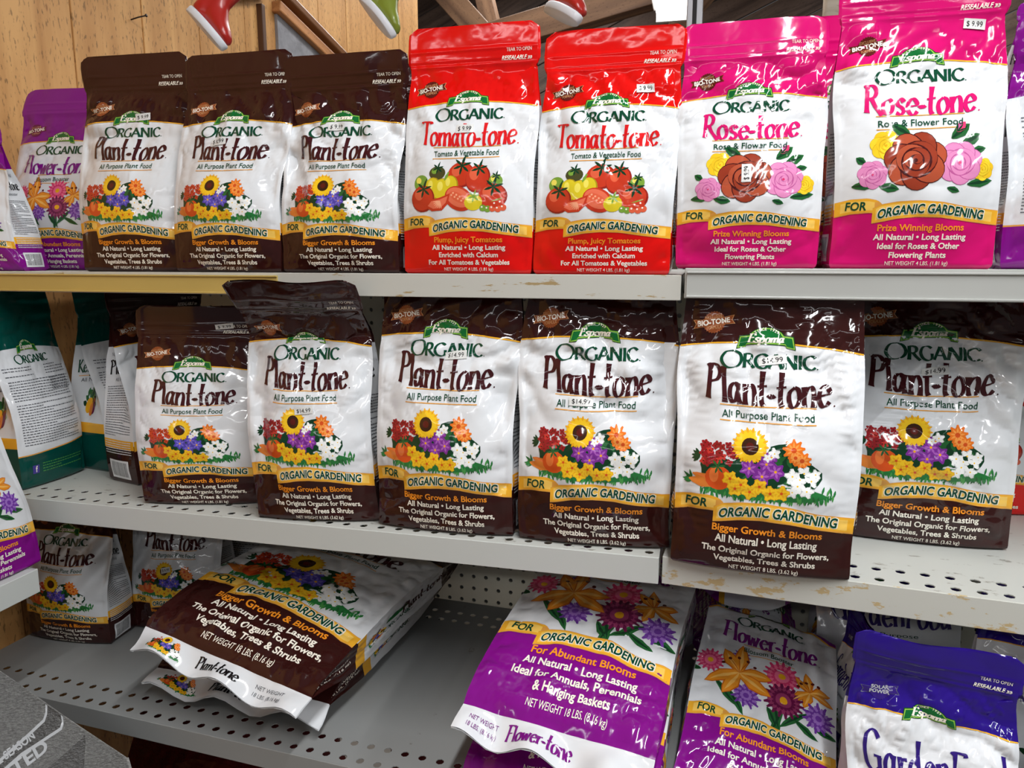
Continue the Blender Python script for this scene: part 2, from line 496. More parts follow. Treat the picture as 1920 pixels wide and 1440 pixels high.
def vegetables(a, dy=0.0):
    r = random.Random(3)

    def tom(x, y, rx, ry, c='tomato', hi='tomatolight', rot=0.0, lay=1.5, stem=True, st='leafdark', ang=1.3):
        a.disc(x, y + dy, rx, 'tomatodark' if c == 'tomato' else c, lay, ry=ry, rot=rot, n=22)
        a.disc(x - rx * .06, y + dy + ry * .05, rx * .92, c, lay + .1, ry=ry * .92, rot=rot, n=22)
        a.disc(x - rx * .35, y + dy + ry * .3, rx * .36, hi, lay + .2, ry=ry * .42, rot=rot + .4)
        if stem:
            sx, sy = x + rx * .05, y + dy + ry * .72
            for q in range(6):
                a.leaf(sx, sy, max(2.6, rx * .7), rx * .16 + .4, q * 1.05 + .3, st, lay + .3, tip=.0)
            a.leaf(sx, sy, rx * .8, rx * .13 + .3, ang, st, lay + .32, tip=.4)
    tom(-34, 69, 6, 6, 'veggreen', 'pepperlight', stem=False, lay=1.0)
    tom(-21, 76, 6.5, 5, 'olive', 'veggreen', lay=1.1)
    tom(-2, 74, 10.5, 9.5, lay=1.2)
    tom(11, 71, 9, 10.5, lay=1.4, rot=-.3)
    tom(24, 69, 5, 5, 'veggreen', 'pepperlight', lay=1.4)
    # yellow pepper
    for x, y, rx, ry in ((-24, 64, 7, 9), (-16, 63, 8, 9), (-10, 66, 6.5, 8)):
        a.disc(x, y + dy, rx, 'pepperdark', 1.8, ry=ry)
        a.disc(x - .4, y + dy + .5, rx * .88, 'pepper', 1.9, ry=ry * .88)
        a.disc(x - 2, y + dy + 3, rx * .28, 'pepperlight', 2.0, ry=ry * .4)
    a.leaf(-15, 70 + dy, 7, 2.2, 1.1, 'veggreen', 2.1, tip=.7)
    tom(-32, 57, 10, 10, lay=2.2)
    tom(22, 58, 10.5, 9.5, lay=2.2)
    # halved tomato
    a.disc(-3, 56.5 + dy, 11.5, 'tomato', 2.6, ry=8.6, rot=-.5, n=24)
    a.disc(-3.4, 57.3 + dy, 10, 'flesh', 2.7, ry=6.6, rot=-.5, n=24)
    a.disc(-3.4, 57.3 + dy, 7.6, 'tomatolight', 2.8, ry=3.2, rot=-.5, n=20)
    for i in range(9):
        t = -1 + 2 * i / 8
        a.disc(-3.4 + t * 6 * math.cos(.5), 57.3 + dy - t * 6 * math.sin(.5) + (1.2 if i % 2 else -1), .8, 'fleshlight', 2.95, n=7)
    # wedge
    a.poly([(-29, 50.5 + dy), (-24, 47.5 + dy), (-16, 48 + dy), (-11, 53 + dy), (-10, 60.5 + dy), (-18, 57.5 + dy), (-25, 56 + dy)], 'tomato', 3.0)
    a.poly([(-27.5, 51.5 + dy), (-23, 49.3 + dy), (-17, 49.8 + dy), (-13, 53.6 + dy), (-11.5, 58.5 + dy), (-18, 56 + dy), (-24.5, 55 + dy)], 'flesh', 3.1)
    for q in range(7):
        a.leaf(-17.5, 55 + dy, 6, .9, PI + .1 + q * .28, 'fleshlight', 3.2)
    tom(8, 53.5, 6.6, 6, 'pepper', 'pepperlight', lay=3.0, st='veggreen')
    for x, y, c in ((15, 49.3, 'veggreen'), (18.5, 48.6, 'veggreen'), (22, 49, 'tomatolight'), (26, 48.6, 'tomatolight'), (29.5, 49.6, 'tomatolight'), (24, 52, 'tomato'), (28, 53, 'tomato')):
        a.disc(x, y + dy, 2.5, c, 3.3, n=12)
        a.disc(x - .7, y + .8 + dy, .7, 'cream', 3.45, n=7)
    a.leaf(21, 54 + dy, 9, 1, .3, 'veggreen', 3.5)


def rose(a, x, y, R, cols, lay, seed=1, sq=.95):
    r = random.Random(seed)
    dark, mid, light, deep = cols
    for i in range(7):                       # outer petals
        t = i * 2 * PI / 7 + .3
        a.disc(x + R * .42 * math.cos(t), y + R * .42 * sq * math.sin(t), R * .6, deep if R > 15 else dark, lay + .06 * i, ry=R * .52, rot=t, n=18)
        a.disc(x + R * .44 * math.cos(t), y + R * .44 * sq * math.sin(t), R * .56, mid if i % 2 else light, lay + .03 + .06 * i, ry=R * .48, rot=t, n=18)
    n = 7
    for i in range(n):                       # swirling inner petals
        q = R * (.66 - .56 * i / n)
        t = i * 2.1 + .6
        cx, cy = x + R * .06 * math.cos(t), y + R * .06 * math.sin(t)
        a.disc(cx, cy, q, deep if R > 15 else dark, lay + .5 + .1 * i, ry=q * .93, rot=t, n=22)
        a.disc(cx + q * .09 * math.cos(t), cy + q * .09 * math.sin(t), q * .9, (mid, light, mid)[i % 3], lay + .53 + .1 * i, ry=q * .84, rot=t, n=22)
        P = []
        for j in range(9):
            b = t + PI + 2.0 * (j / 8 - .5)
            P.append((cx + q * .84 * math.cos(b), cy + q * .8 * math.sin(b)))
        for j in range(7, 0, -1):
            b = t + PI + 2.0 * (j / 8 - .5)
            k = .84 - .2 * math.sin(PI * j / 8)
            P.append((cx + q * k * math.cos(b), cy + q * k * .95 * math.sin(b)))
        a.poly(P, dark, lay + .56 + .1 * i)
    a.disc(x, y, R * .07, deep, lay + 1.3, n=9)


def roses(a, dy=0.0):
    R1 = ('rosedark', 'rosered', 'roselight', 'rosedeep')
    PK = ('rosepaledark', 'rosepale', 'petalwhite', 'zinnia')
    PK2 = ('rosepaledark', 'rosepale', 'rosepale', 'zinnia')
    YL = ('roseyellowdark', 'roseyellow', 'petalyellow', 'petalgold')
    for x, y, L, w, t in ((-6, 83, 13, 7, 2.6), (18, 80, 14, 8, .7), (24, 76, 14, 7, .5), (-40, 52, 15, 6, .1), (-24, 52, 12, 6, -.2), (28, 52, 16, 6, .15), (16, 50, 8, 4, -.3), (30, 72, 9, 5, .2), (-32, 66, 7, 5, 2.5)):
        a.leaf(x, y + dy, L, w, t, 'leaf', 1.0)
        a.leaf(x, y + dy, L * .9, w * .35, t, 'leafdark', 1.1)
    rose(a, -20, 77 + dy, 9.5, YL, 1.3, 2)
    rose(a, -28, 59 + dy, 9, PK2, 1.5, 3)
    rose(a, 37, 61 + dy, 7, YL, 1.5, 4)
    rose(a, 23, 65 + dy, 13.5, PK2, 3.0, 5)
    a.leaf(21, 84 + dy, 8, 5.5, .9, 'zinnia', 1.4, tip=.1)
    a.leaf(21, 84 + dy, 7, 2.4, 1.15, 'rosepaledark', 1.5, tip=.1)
    for t in (.4, .9, 1.5):
        a.leaf(21, 84 + dy, 6, 1.2, t, 'leafdark', 1.55)
    rose(a, -3, 67 + dy, 18.5, R1, 4.4, 1)


def lilies(a, dy=0.0, k=1.1):
    r = random.Random(8)
    Y = lambda y: 46 + dy + (y - 46) * k
    X = lambda x: x * k

    def lily(x, y, R, rot, lay):
        for i in range(6):
            t = rot + i * PI / 3 + (.12 if i % 2 else -.1)
            L = R * (1 if i % 2 else .86)
            a.leaf(X(x), Y(y), L * k, R * .42 * k, t, 'lilydark', lay + .02 * i, bend=.12 if i % 2 else -.12)
            a.leaf(X(x), Y(y), L * .97 * k, R * .34 * k, t, 'lily', lay + .1 + .02 * i, bend=.12 if i % 2 else -.12)
            a.leaf(X(x), Y(y), L * .85 * k, R * .1 * k, t, 'lilylight', lay + .25 + .02 * i, bend=.12 if i % 2 else -.12)
        for i in range(5):
            a.leaf(X(x), Y(y), R * .5 * k, .7 * k, rot + .4 + i * .5, 'lilydark', lay + .4)
            a.disc(X(x) + R * .5 * k * math.cos(rot + .4 + i * .5), Y(y) + R * .5 * k * math.sin(rot + .4 + i * .5), 1 * k, 'maroon', lay + .45, n=8)

    def mum(x, y, R, c, c2, lay, cc, n=16):
        for j in range(4):
            a.flower(X(x), Y(y), R * (1 - .2 * j) * k, n, R * .3 * k, c if j % 2 == 0 else c2, lay + .1 * j, rot=j * .2, tip=.35, belly=.7)
        a.disc(X(x), Y(y), R * .2 * k, cc, lay + .5, n=10)
    for x, y, L, t in ((-26, 62, 20, -.8), (-18, 58, 16, -1.0), (5, 58, 16, -1.3), (10, 56, 16, -1.9), (22, 58, 18, -2.4), (26, 52, 12, -.2), (-34, 66, 10, 2.9), (2, 54, 12, -1.0), (16, 52, 14, -.5)):
        a.leaf(X(x), Y(y), L * k, 4 * k, t, 'leaf', 1.0)
        a.leaf(X(x), Y(y), L * .9 * k, 1.3 * k, t, 'leafdark', 1.1)
    mum(-30, 74, 8, 'zinnia', 'zinnialight', 1.3, 'petalgold')
    mum(-14, 82, 5, 'aster', 'asterlight', 1.3, 'petalgold', 10)
    mum(8, 76, 10, 'zinnia', 'zinnialight', 1.4, 'petalgold')
    lily(23, 72, 13, .5, 2.0)
    mum(10, 61, 10.5, 'mum', 'mumlight', 2.2, 'petalgold', 18)
    mum(28, 58, 8.5, 'aster', 'asterlight', 2.6, 'aster', 11)
    mum(-9, 57, 8, 'aster', 'asterlight', 2.9, 'aster', 11)
    lily(-14, 70, 20, .3, 3.2)


def greens(a, x0=0, y0=60, k=1.0):
    r = random.Random(4)
    for i in range(34):
        t, q = r.uniform(0, PI), r.uniform(2, 20)
        a.leaf(x0 + q * math.cos(t) * k, y0 + q * .8 * math.sin(t) * k, 9 * k, 5 * k, r.uniform(0, 2 * PI), r.choice(['kelp', 'leafdark', 'leaf', 'veggreen']), 1 + i * .02)
    a.disc(x0 + 8 * k, y0 + 1 * k, 8 * k, 'mum', 1.9)
    a.disc(x0 - 7 * k, y0, 7 * k, 'petalgold', 2.0)
    a.disc(x0 + 1 * k, y0 - 3 * k, 6 * k, 'carrot', 2.1)


def brand_badge(a, cx, cy, w, layer=2.0, plain=False):
    """green crest with the maker's name"""
    def shape(g):
        hw = w / 2 + g
        P = [(-hw, -w * .14 - g), (-hw * .92, w * .065 + g), (-w * .30 - g, w * .085 + g)]
        for i in range(9):
            t = PI * (1 - i / 8) * .64 + PI * .18
            P.append(((w * .30 + g) * math.cos(t), w * .05 + (w * .18 + g) * math.sin(t)))
        P += [(w * .30 + g, w * .085 + g), (hw * .92, w * .065 + g), (hw, -w * .14 - g), (w * .36, -w * .11 - g), (w * .34, -w * .065 - g)]
        P += [(w * .34 * (1 - i / 4), -w * .065 - g + w * .018 * (1 - ((1 - i / 4) ** 2))) for i in range(1, 8)]
        P += [(-w * .34, -w * .065 - g), (-w * .36, -w * .11 - g)]
        return [(cx + x, cy + y) for x, y in P]
    a.poly(shape(w * .022), 'brandshade', layer)
    a.poly(shape(w * .006), 'lime', layer + .2)
    a.poly(shape(-w * .014), 'brandgreen', layer + .4)
    if plain:
        return
    a.pen('Espoma', cx - w * .01, cy - w * .03, w * .155, w * .64, 'cream', 1.0, nib=.1, wmax=.17, wmin=.055, shear=.22, flare=.15)
    R = w * .3
    for i, ch in enumerate('SINCE 1929'):
        if ch != ' ':
            t = math.radians(128 - i * 76 / 9)
            a.text(ch, cx + R * math.cos(t), cy - w * .085 + R * math.sin(t) * .92, w * .05, None, 'cream', 1.0, bold=.02, rot=(t - PI / 2) * .8)


def tone_seal(a, cx, cy, w, dark, edge, layer=2.0, words=True):
    n = 26
    P = []
    for i in range(2 * n):
        q = w * (.29 if i % 2 == 0 else .262)
        P.append((cx + q * math.cos(PI * i / n), cy + q * math.sin(PI * i / n)))
    a.poly(P, dark, layer)
    c, q = math.cos(.16), math.sin(.16)

    def rib(g):
        B = [(-.5, -.1), (-.44, .01), (-.5, .12), (-.25, .095), (0, .105), (.25, .095), (.5, .12), (.44, .01), (.5, -.1), (.25, -.085), (0, -.08), (-.25, -.085)]
        return [(cx + (x * (w + g) * c - (y * (w + g * 2) * q)), cy + (x * (w + g) * q + y * (w + g * 2) * c)) for x, y in B][::-1]
    a.poly(rib(w * .03), edge, layer + .2)
    a.poly(rib(-w * .01), dark, layer + .4)
    if words == 'solar':
        a.text('SOLAR', cx, cy + w * .03, w * .1, w * .5, 'silver', 1.0, bold=.03, rot=.05)
        a.text('POWER', cx, cy - w * .1, w * .1, w * .55, 'silver', 1.0, bold=.03, rot=.05)
    elif words:
        a.text('BIO-TONE', cx, cy - w * .055, w * .13, w * .8, 'cream', 1.0, bold=.03, rot=.16)
        a.text('EXCLUSIVE', cx - w * .02, cy + w * .1, w * .075, w * .42, 'tan', 1.0, rot=.16)
        a.text('FORMULA', cx + w * .02, cy - w * .17, w * .075, w * .36, 'tan', 1.0, rot=.16)


KIND = {
    # body colour, name, name ink, tagline, headline, lines, picture
    'plant4': ('brown', 'Plant-tone', 'plum', 'All Purpose Plant Food', 'Bigger Growth & Blooms', ['All Natural • Long Lasting', 'The Original Organic for Flowers,', 'Vegetables, Trees & Shrubs'], '4 LBS. (1.81 kg)'),
    'plant8': ('brown', 'Plant-tone', 'plum', 'All Purpose Plant Food', 'Bigger Growth & Blooms', ['All Natural • Long Lasting', 'The Original Organic for Flowers,', 'Vegetables, Trees & Shrubs'], '8 LBS. (3.62 kg)'),
    'plant18': ('brown', 'Plant-tone', 'plum', 'All Purpose Plant Food', 'Bigger Growth & Blooms', ['All Natural • Long Lasting', 'The Original Organic for Flowers,', 'Vegetables, Trees & Shrubs'], '18 LBS. (8.16 kg)'),
    'tomato': ('red', 'Tomato-tone', 'tomred', 'Tomato & Vegetable Food', 'Plump, Juicy Tomatoes', ['All Natural • Long Lasting', 'Enriched with Calcium', 'For All Tomatoes & Vegetables'], '4 LBS. (1.81 kg)'),
    'rose': ('pink', 'Rose-tone', 'rosepink', 'Rose & Flower Food', 'Prize Winning Blooms', ['All Natural • Long Lasting', 'Ideal for Roses & Other', 'Flowering Plants'], '4 LBS. (1.81 kg)'),
    'flower': ('purple', 'Flower-tone', 'violet', 'Blossom Booster', 'For Abundant Blooms', ['All Natural • Long Lasting', 'Ideal for Annuals, Perennials', '& Hanging Baskets'], '4 LBS. (1.81 kg)'),
    'flower18': ('purple', 'Flower-tone', 'violet', 'Blossom Booster', 'For Abundant Blooms', ['All Natural • Long Lasting', 'Ideal for Annuals, Perennials', '& Hanging Baskets'], '18 LBS. (8.16 kg)'),
    'garden': ('blue', 'Garden Food', 'navy', 'All Purpose', '', [], ''),
}
bnd = lambda x: float(np.interp(x, [-50, -24, -8, 20, 50], [38, 37.5, 38.2, 36, 32]))
topc = lambda x: 131 - 4.2 * ((x + 6) / 50) ** 2
AH = 188.0
_ART = {}


def front_art(kind):
    """(rows of the panel as (lower edge, upper edge, rows, ink), printed shapes, total height)"""
    if kind in _ART:
        return _ART[kind]
    a = Art()
    if kind == 'kelpback' or kind.endswith('back'):
        body = {'kelpback': 'teal', 'plantback': 'brown', 'flowerback': 'purple'}[kind]
        rnd = random.Random(12)
        low = lambda x: 34 + .05 * x
        rows = [(lambda x: 0, low, 12, body), (low, lambda x: low(x) + 1.2, 1, 'goldline'), (lambda x: low(x) + 1.2, topc, 30, 'white'), (topc, lambda x: 158, 8, body), (lambda x: 158, lambda x: AH, 12, body)]
        brand_badge(a, -2, 130, 30, plain=False)
        a.pen('ORGANIC', 0, 116, 8, 46, 'darkgreen', 1, small=.86, glyphs=CAPR, wmax=.15, wmin=.06, flare=.1)
        a.lines(-42, -6, 104, 112, 2.6, 'grey', 1, rnd, h=.8)
        a.lines(12, 44, 88, 112, 2.6, 'grey', 1, rnd, h=.8)
        a.lines(-42, 40, 40, 100, 2.45, 'grey', 1, rnd, h=.8)
        if kind == 'kelpback':
            a.poly([(-36, 14), (-27, 14), (-27, 22), (-36, 22)], 'facebook', 1)
            a.text('f', -31, 15.5, 5.5, None, 'cream', 1.5, bold=.03)
            a.lines(-22, 42, 13, 22, 2.6, 'grasslight', 1, rnd, h=.9)
        else:
            a.barcode(18, 8, 24, 18, rnd)
        _ART[kind] = (rows, a.done(), AH)
        return _ART[kind]
    if kind in ('seed', 'redsack', 'plain'):
        body = {'seed': 'woven', 'redsack': 'sackred', 'plain': 'white'}[kind]
        rows = [(lambda x: 0, lambda x: AH, 60, body)]
        if kind == 'seed':
            edge1 = [(-40, 84), (7.5, 165), (17.7, 183.3), (18, 188)]
            edge2 = [(-34, 84), (9.3, 163), (14, 171.3), (23.6, 184.2), (24, 188)]
            a.poly(edge1 + edge2[::-1], 'wovendark', 1)
            for e in (edge1, edge2):
                a.poly(e + [(x + .7, y - .3) for x, y in e[::-1]], 'silver', 1.5)
            q = math.atan2(12.9, 8.5)
            a.text('ALL SEASON', 11.6, 169.4, 1.9, 19, 'silver', 1, bold=.03, rot=q)
            a.text('TESTED', 14.6, 165.6, 2.9, 27, 'silver', 1, bold=.03, rot=q)
            a.poly([(32.3, 187), (22, 170), (26, 160), (35, 172)], 'wovendark', 1)
        if kind == 'redsack':
            a.disc(0, 120, 34, 'maroon', 1, ry=30)
            a.disc(0, 120, 26, 'tan', 1.2, ry=20)
        _ART[kind] = (rows, a.done(), AH)
        return _ART[kind]
    body, name, nink, tag, head, lines, net = KIND[kind]
    big = kind.endswith('18')
    D = 19.0 if big else 0.0           # sewn sacks carry a white strip at the foot
    U = D + 9.0 if big else 0.0
    H = 187.0 if big else AH
    rows = []
    if big:
        rows.append((lambda x: 0, lambda x: 13, 7, 'white'))
    lo = 13.0 if big else 0.0
    xs = np.linspace(-49.6, 49.6, 40)
    if kind != 'garden':
        rows.append((lambda x: lo, lambda x: bnd(x) + D, 16, body))
        rows.append((lambda x: bnd(x) + D, lambda x: topc(x) + U, 42, 'white'))
    else:
        rows.append((lambda x: lo, lambda x: 30, 12, body))
        rows.append((lambda x: 30, topc, 42, 'white'))
    if big:
        rows.append((lambda x: topc(x) + U, lambda x: H, 16, body))
    else:
        rows.append((topc, lambda x: 158, 12, body))
        rows.append((lambda x: 158, lambda x: AH, 16, body))
    a.band(xs, lambda x: topc(x) + U - .5, lambda x: topc(x) + U + .35, 'gold', 1, 1)
    brand_badge(a, -2, 132 + U, 31, layer=2)
    if kind != 'garden':
        a.pen('ORGANIC', -.5, 116.6 + U, 9.2, 51, 'darkgreen', 1, small=.86, glyphs=CAPR, wmax=.15, wmin=.06, flare=.1)
        a.disc(25.6, 117 + U, .4, 'darkgreen', 1, n=6)
        wdt = {'Plant-tone': 66, 'Tomato-tone': 71, 'Rose-tone': 64, 'Flower-tone': 70}[name]
        a.pen(name, 0, 96.8 + U, 19.5 if name == 'Plant-tone' else 18.0, wdt, nink, 1, nib=.25, wmax=.135, wmin=.04, warp=lambda t: 2.6 * (t * t) - .6 * t - 1.2, flare=.35)
        a.disc(wdt / 2 + 1.6, 97.6 + U, .5, nink, 1, n=6)
        tw = 51 if len(tag) > 16 else 38
        a.text(tag, 0, 88.6 + U, 4.1, tw - 2, 'darkgreen', 1, bold=.008)
        sl = lambda x: .4 * ((x / 25) ** 2)
        a.band(np.linspace(-tw / 2, tw / 2, 12), lambda x: 95 + U + sl(x), lambda x: 95.6 + U + sl(x), 'goldline', 1, 1)
        a.band(np.linspace(-tw / 2, tw / 2, 12), lambda x: 86.4 + U + sl(x), lambda x: 87 + U + sl(x), 'goldline', 1, 1)
    else:
        a.pen('Garden', -15, 88, 26, 50, nink, 1, nib=.25, wmax=.12, wmin=.045, warp=lambda t: 2 * t * t, flare=.3)
        a.pen('Food', 27, 88, 25, 32, nink, 1, nib=.25, wmax=.12, wmin=.045, glyphs={'F': GLYPH['F']}, flare=.3)
        a.text('All Purpose', 0, 78, 4, 38, 'darkgreen', 1)
    if name == 'Plant-tone':
        bouquet(a, blue=(kind != 'plant8'), dy=D, k=1.12 if big else 1.0)
    elif name == 'Tomato-tone':
        vegetables(a, D)
    elif name == 'Rose-tone':
        roses(a, D)
    elif name == 'Flower-tone':
        lilies(a, D - (2 if big else 0), 1.34 if big else 1.1)
    else:
        greens(a, 0, 48, 1.1)
    if kind != 'garden':
        # gold ribbon in two pieces
        lx = np.linspace(-49.6, -21.5, 16)
        lt = lambda x: D + float(np.interp(x, [-50, -40, -30, -24, -21.5], [42.2, 44.3, 44.6, 43.2, 40.6]))
        lb = lambda x: D + float(np.interp(x, [-50, -40, -30, -21.5], [33.6, 35.6, 36.2, 36.0]))
        a.band(lx, lambda x: lb(x) - .7, lambda x: lt(x), 'goldline', 1.0)
        a.band(lx, lb, lambda x: lt(x) - .3, 'gold', 1.3)
        a.disc(-24.5, 40 + D, 3.0, 'goldline', 1.4, ry=2.4)
        rt = lambda x: D + float(np.interp(x, [-27, -22, -12, 0, 14, 30, 50], [38.2, 40.6, 42.2, 42.6, 41.4, 38.4, 36.2]))
        rb = lambda x: D + float(np.interp(x, [-27, -22, -12, 0, 14, 30, 50], [29.6, 30.4, 32.4, 33.3, 32.8, 30.4, 28.0]))
        rx = np.linspace(-27, 49.6, 34)
        a.band(rx, lambda x: rb(x) - .7, lambda x: rt(x) + .2, 'goldline', 1.7)
        a.band(rx, rb, lambda x: rt(x) - .3, 'gold', 2.0)
        a.band(np.linspace(-25, 46, 26), lambda x: rb(x) + 1.0, lambda x: rt(x) - 1.2, 'goldlight', 2.2, 2)
        a.band(np.linspace(-46, -26, 8), lambda x: lb(x) + 1, lambda x: lt(x) - 1.6, 'goldlight', 1.5)
        a.text('FOR', -37, 37.4 + D, 4.9, 12.5, 'darkgreen', 1.5, bold=.025, shear=.1)
        for m_, l_, bo in (('cream', 1.0, .085), ('darkgreen', 2.0, .03)):
            a.text('ORGANIC GARDENING', 8, 0, 5.2, 64 + (1.2 if m_ == 'cream' else 0), m_, l_, bold=bo, shear=.1, warp=lambda x: rb(x) + 1.9)
        s = 1.12 if big else 1.0
        y0 = 25.5 + D
        a.text(head, 3, y0 - 1.2, 3.9 * s, (60 if name == 'Plant-tone' else 52) * s, 'orange', 1, bold=.022)
        y = y0 - 1.2
        for t in lines:
            y -= 5.6 if not big else 6.4
            a.text(t, 3, y, 3.5 * s, min(70, len(t) * 2.15) * s, 'cream', 1, bold=.024)
        a.text('NET WEIGHT ' + net, 3, y - (4.6 if not big else 6.0), 2.3 * s, 38 * s, 'cream', 1, bold=.004)
    if big:
        if name == 'Plant-tone':
            bouquet(a, True, dy=-43.4, x0=-30, k=.26, simple=True)
            a.pen(name, 0, 4.5, 6, 26, 'black', 1, wmax=.14)
            a.text('NET WEIGHT', 30, 7.2, 1.9, 17, 'grey', 1)
            a.text('18 LBS. (8.16 kg)', 30, 3.6, 1.9, 17, 'grey', 1)
        else:
            a.text('NET WEIGHT', -36, 7.2, 1.9, 15, 'violet', 1)
            a.text('18 LBS. (8.16 kg)', -36, 3.6, 1.9, 15, 'violet', 1)
            a.pen(name, -6, 4, 6.4, 34, 'violet', 1, wmax=.15)
            lil = Art()
    else:
        seal = {'brown': ('rust', 'tan'), 'red': ('maroon', 'tan'), 'pink': ('maroon', 'rosered'), 'purple': ('violet', 'mum'), 'blue': ('navy', 'grey')}[body]
        if body == 'purple':
            seal = ('mum', 'mumlight')
        tone_seal(a, -32, 142, 23, seal[0], seal[1], 2, words='solar' if kind == 'garden' else True)
        a.text('TEAR TO OPEN', 36, 167, 2.6, 19, 'cream', 1, bold=.004)
        a.text('RESEALABLE »»', 34.5, 161, 2.9, 23, 'cream', 1, bold=.02, shear=.2)
    _ART[kind] = (rows, a.done(), H)
    return _ART[kind]


def gusset_art(kind, seed=0):
    key = ('g', kind)
    if key in _ART:
        return _ART[key]
    a = Art()
    rnd = random.Random(31)
    base = {'kelpback': 'kelp', 'plantback': 'plant4', 'flowerback': 'flower'}.get(kind, kind)
    if base in ('seed', 'redsack', 'plain'):
        body = {'seed': 'woven', 'redsack': 'sackred', 'plain': 'white'}[base]
        _ART[key] = ([(lambda x: 0, lambda x: AH, 40, body)], None, AH)
        return _ART[key]
    if base == 'kelp':
        rows = [(lambda x: 0, lambda x: 40, 10, 'teal'), (lambda x: 40, lambda x: 50, 3, 'gold'), (lambda x: 50, lambda x: 128, 24, 'white'), (lambda x: 128, lambda x: AH, 14, 'teal')]
        a.pen('Kelp Meal', 0, 100, 13, 76, 'darkgreen', 1, wmax=.14)
        a.disc(6, 118, 11, 'leafdark', 1, ry=4)
        a.text('ORGANIC', 6, 112, 3, 30, 'darkgreen', 1)
        a.band(np.linspace(-36, 36, 8), lambda x: 96, lambda x: 96.7, 'goldline', 1, 1)
        a.text('All Natural', -8, 90, 4, 46, 'grey', 1)
        greens(a, 2, 66, 1.1)
        _ART[key] = (rows, a.done(), AH)
        return _ART[key]
    body, name, nink = KIND[base][:3]
    big = base.endswith('18')
    D = 19 if big else 0
    H = 187.0 if big else AH
    rows = [(lambda x: 0, lambda x: 33.8 + D, 10, body), (lambda x: 33.8 + D, lambda x: 42.2 + D, 3, 'gold'), (lambda x: 42.2 + D, lambda x: 127.6 + D, 26, 'white'), (lambda x: 127.6 + D, lambda x: H, 14, body)]
    if big:
        rows = [(lambda x: 0, lambda x: 13, 4, 'white'), (lambda x: 13, lambda x: 52, 10, body), (lambda x: 52, lambda x: 61, 3, 'gold'), (lambda x: 61, lambda x: 156, 26, 'white'), (lambda x: 156, lambda x: H, 10, body)]
        q = PI / 2
        bouquet(a, True, dy=60 - 46 + 6, x0=4, k=.5, simple=True) if name == 'Plant-tone' else lilies(a, 22, .55)
        a.pen('ORGANIC', 12, 98, 12, 34, 'darkgreen', 1, small=.86, glyphs=CAPR, rot=q)
        a.disc(-14, 98, 7, 'brandgreen', 1, ry=14)
        a.pen(name, 4, 130, 26, 52, nink, 1, rot=q, wmax=.14)
        a.text('NET WEIGHT', -6, 32, 8, 26, 'cream', 1, rot=q)
        a.text('18 LBS. (8.16 kg)', 12, 32, 8, 30, 'cream', 1, rot=q)
    else:
        if name == 'Garden Food':
            a.pen('Garden Food', 0, 98, 14, 80, nink, 1, wmax=.14)
            a.disc(6, 118, 14, 'leafdark', 1, ry=4)
            greens(a, 0, 60, 1.2)
        else:
            a.text('NET WEIGHT ' + KIND[base][6], 0, 119, 3.4, 70, 'grey', 1)
            a.pen(name, 0, 102, 13, 80, 'black', 1, wmax=.13)
            a.text(KIND[base][3], 0, 95, 3.6, 56, 'grey', 1)
            a.lines(-44, 42, 44, 90, 2.2, 'grey', 1, rnd, h=.85)
            a.lines(-44, 42, 28, 40, 2.2, 'white', 1, rnd, h=.9)
        a.barcode(-34, 5, 64, 18, rnd)
    _ART[key] = (rows, a.done(), H)
    return _ART[key]
# ------------------------------------------------------------------ objects and meshes
def tag(o, label, cat, group=None, kind=None):
    if label:
        o['label'] = label
    if cat:
        o['category'] = cat
    if group:
        o['group'] = group
    if kind:
        o['kind'] = kind
    return o


def empty(name, loc=(0, 0, 0), label=None, cat=None, group=None):
    o = bpy.data.objects.new(name, None)
    o.empty_display_size = 0.05
    COL.objects.link(o)
    o.location = loc
    return tag(o, label, cat, group)


def build(name, V, F, mats, fm=None, parent=None, normals=None, smooth=True):
    """V (n,3); F a list of index arrays of one length each, or a list of tuples"""
    me = bpy.data.meshes.new(name)
    V = np.asarray(V, np.float32)
    if isinstance(F, list) and len(F) and isinstance(F[0], np.ndarray) and F[0].ndim == 2:
        loops = np.concatenate([f.ravel() for f in F])
        tot = np.concatenate([np.full(len(f), f.shape[1]) for f in F])
    else:
        loops = np.array([i for f in F for i in f])
        tot = np.array([len(f) for f in F])
    me.vertices.add(len(V))
    me.vertices.foreach_set('co', V.ravel())
    me.loops.add(len(loops))
    me.loops.foreach_set('vertex_index', loops.astype(np.int32))
    me.polygons.add(len(tot))
    st = np.concatenate([[0], np.cumsum(tot)[:-1]])
    me.polygons.foreach_set('loop_start', st.astype(np.int32))
    me.polygons.foreach_set('loop_total', tot.astype(np.int32))
    for m in mats:
        me.materials.append(m)
    if fm is not None:
        me.polygons.foreach_set('material_index', np.asarray(fm, np.int32))
    me.polygons.foreach_set('use_smooth', np.full(len(tot), smooth))
    me.update(calc_edges=True)
    me.validate()
    if normals is not None and len(me.vertices) == len(normals):
        me.normals_split_custom_set_from_vertices(np.asarray(normals, np.float32))
    o = bpy.data.objects.new(name, me)
    COL.objects.link(o)
    if parent:
        o.parent = parent
    return o


def sstep(a, b, x):
    t = np.clip((np.asarray(x, float) - a) / (b - a), 0, 1)
    return t * t * (3 - 2 * t)


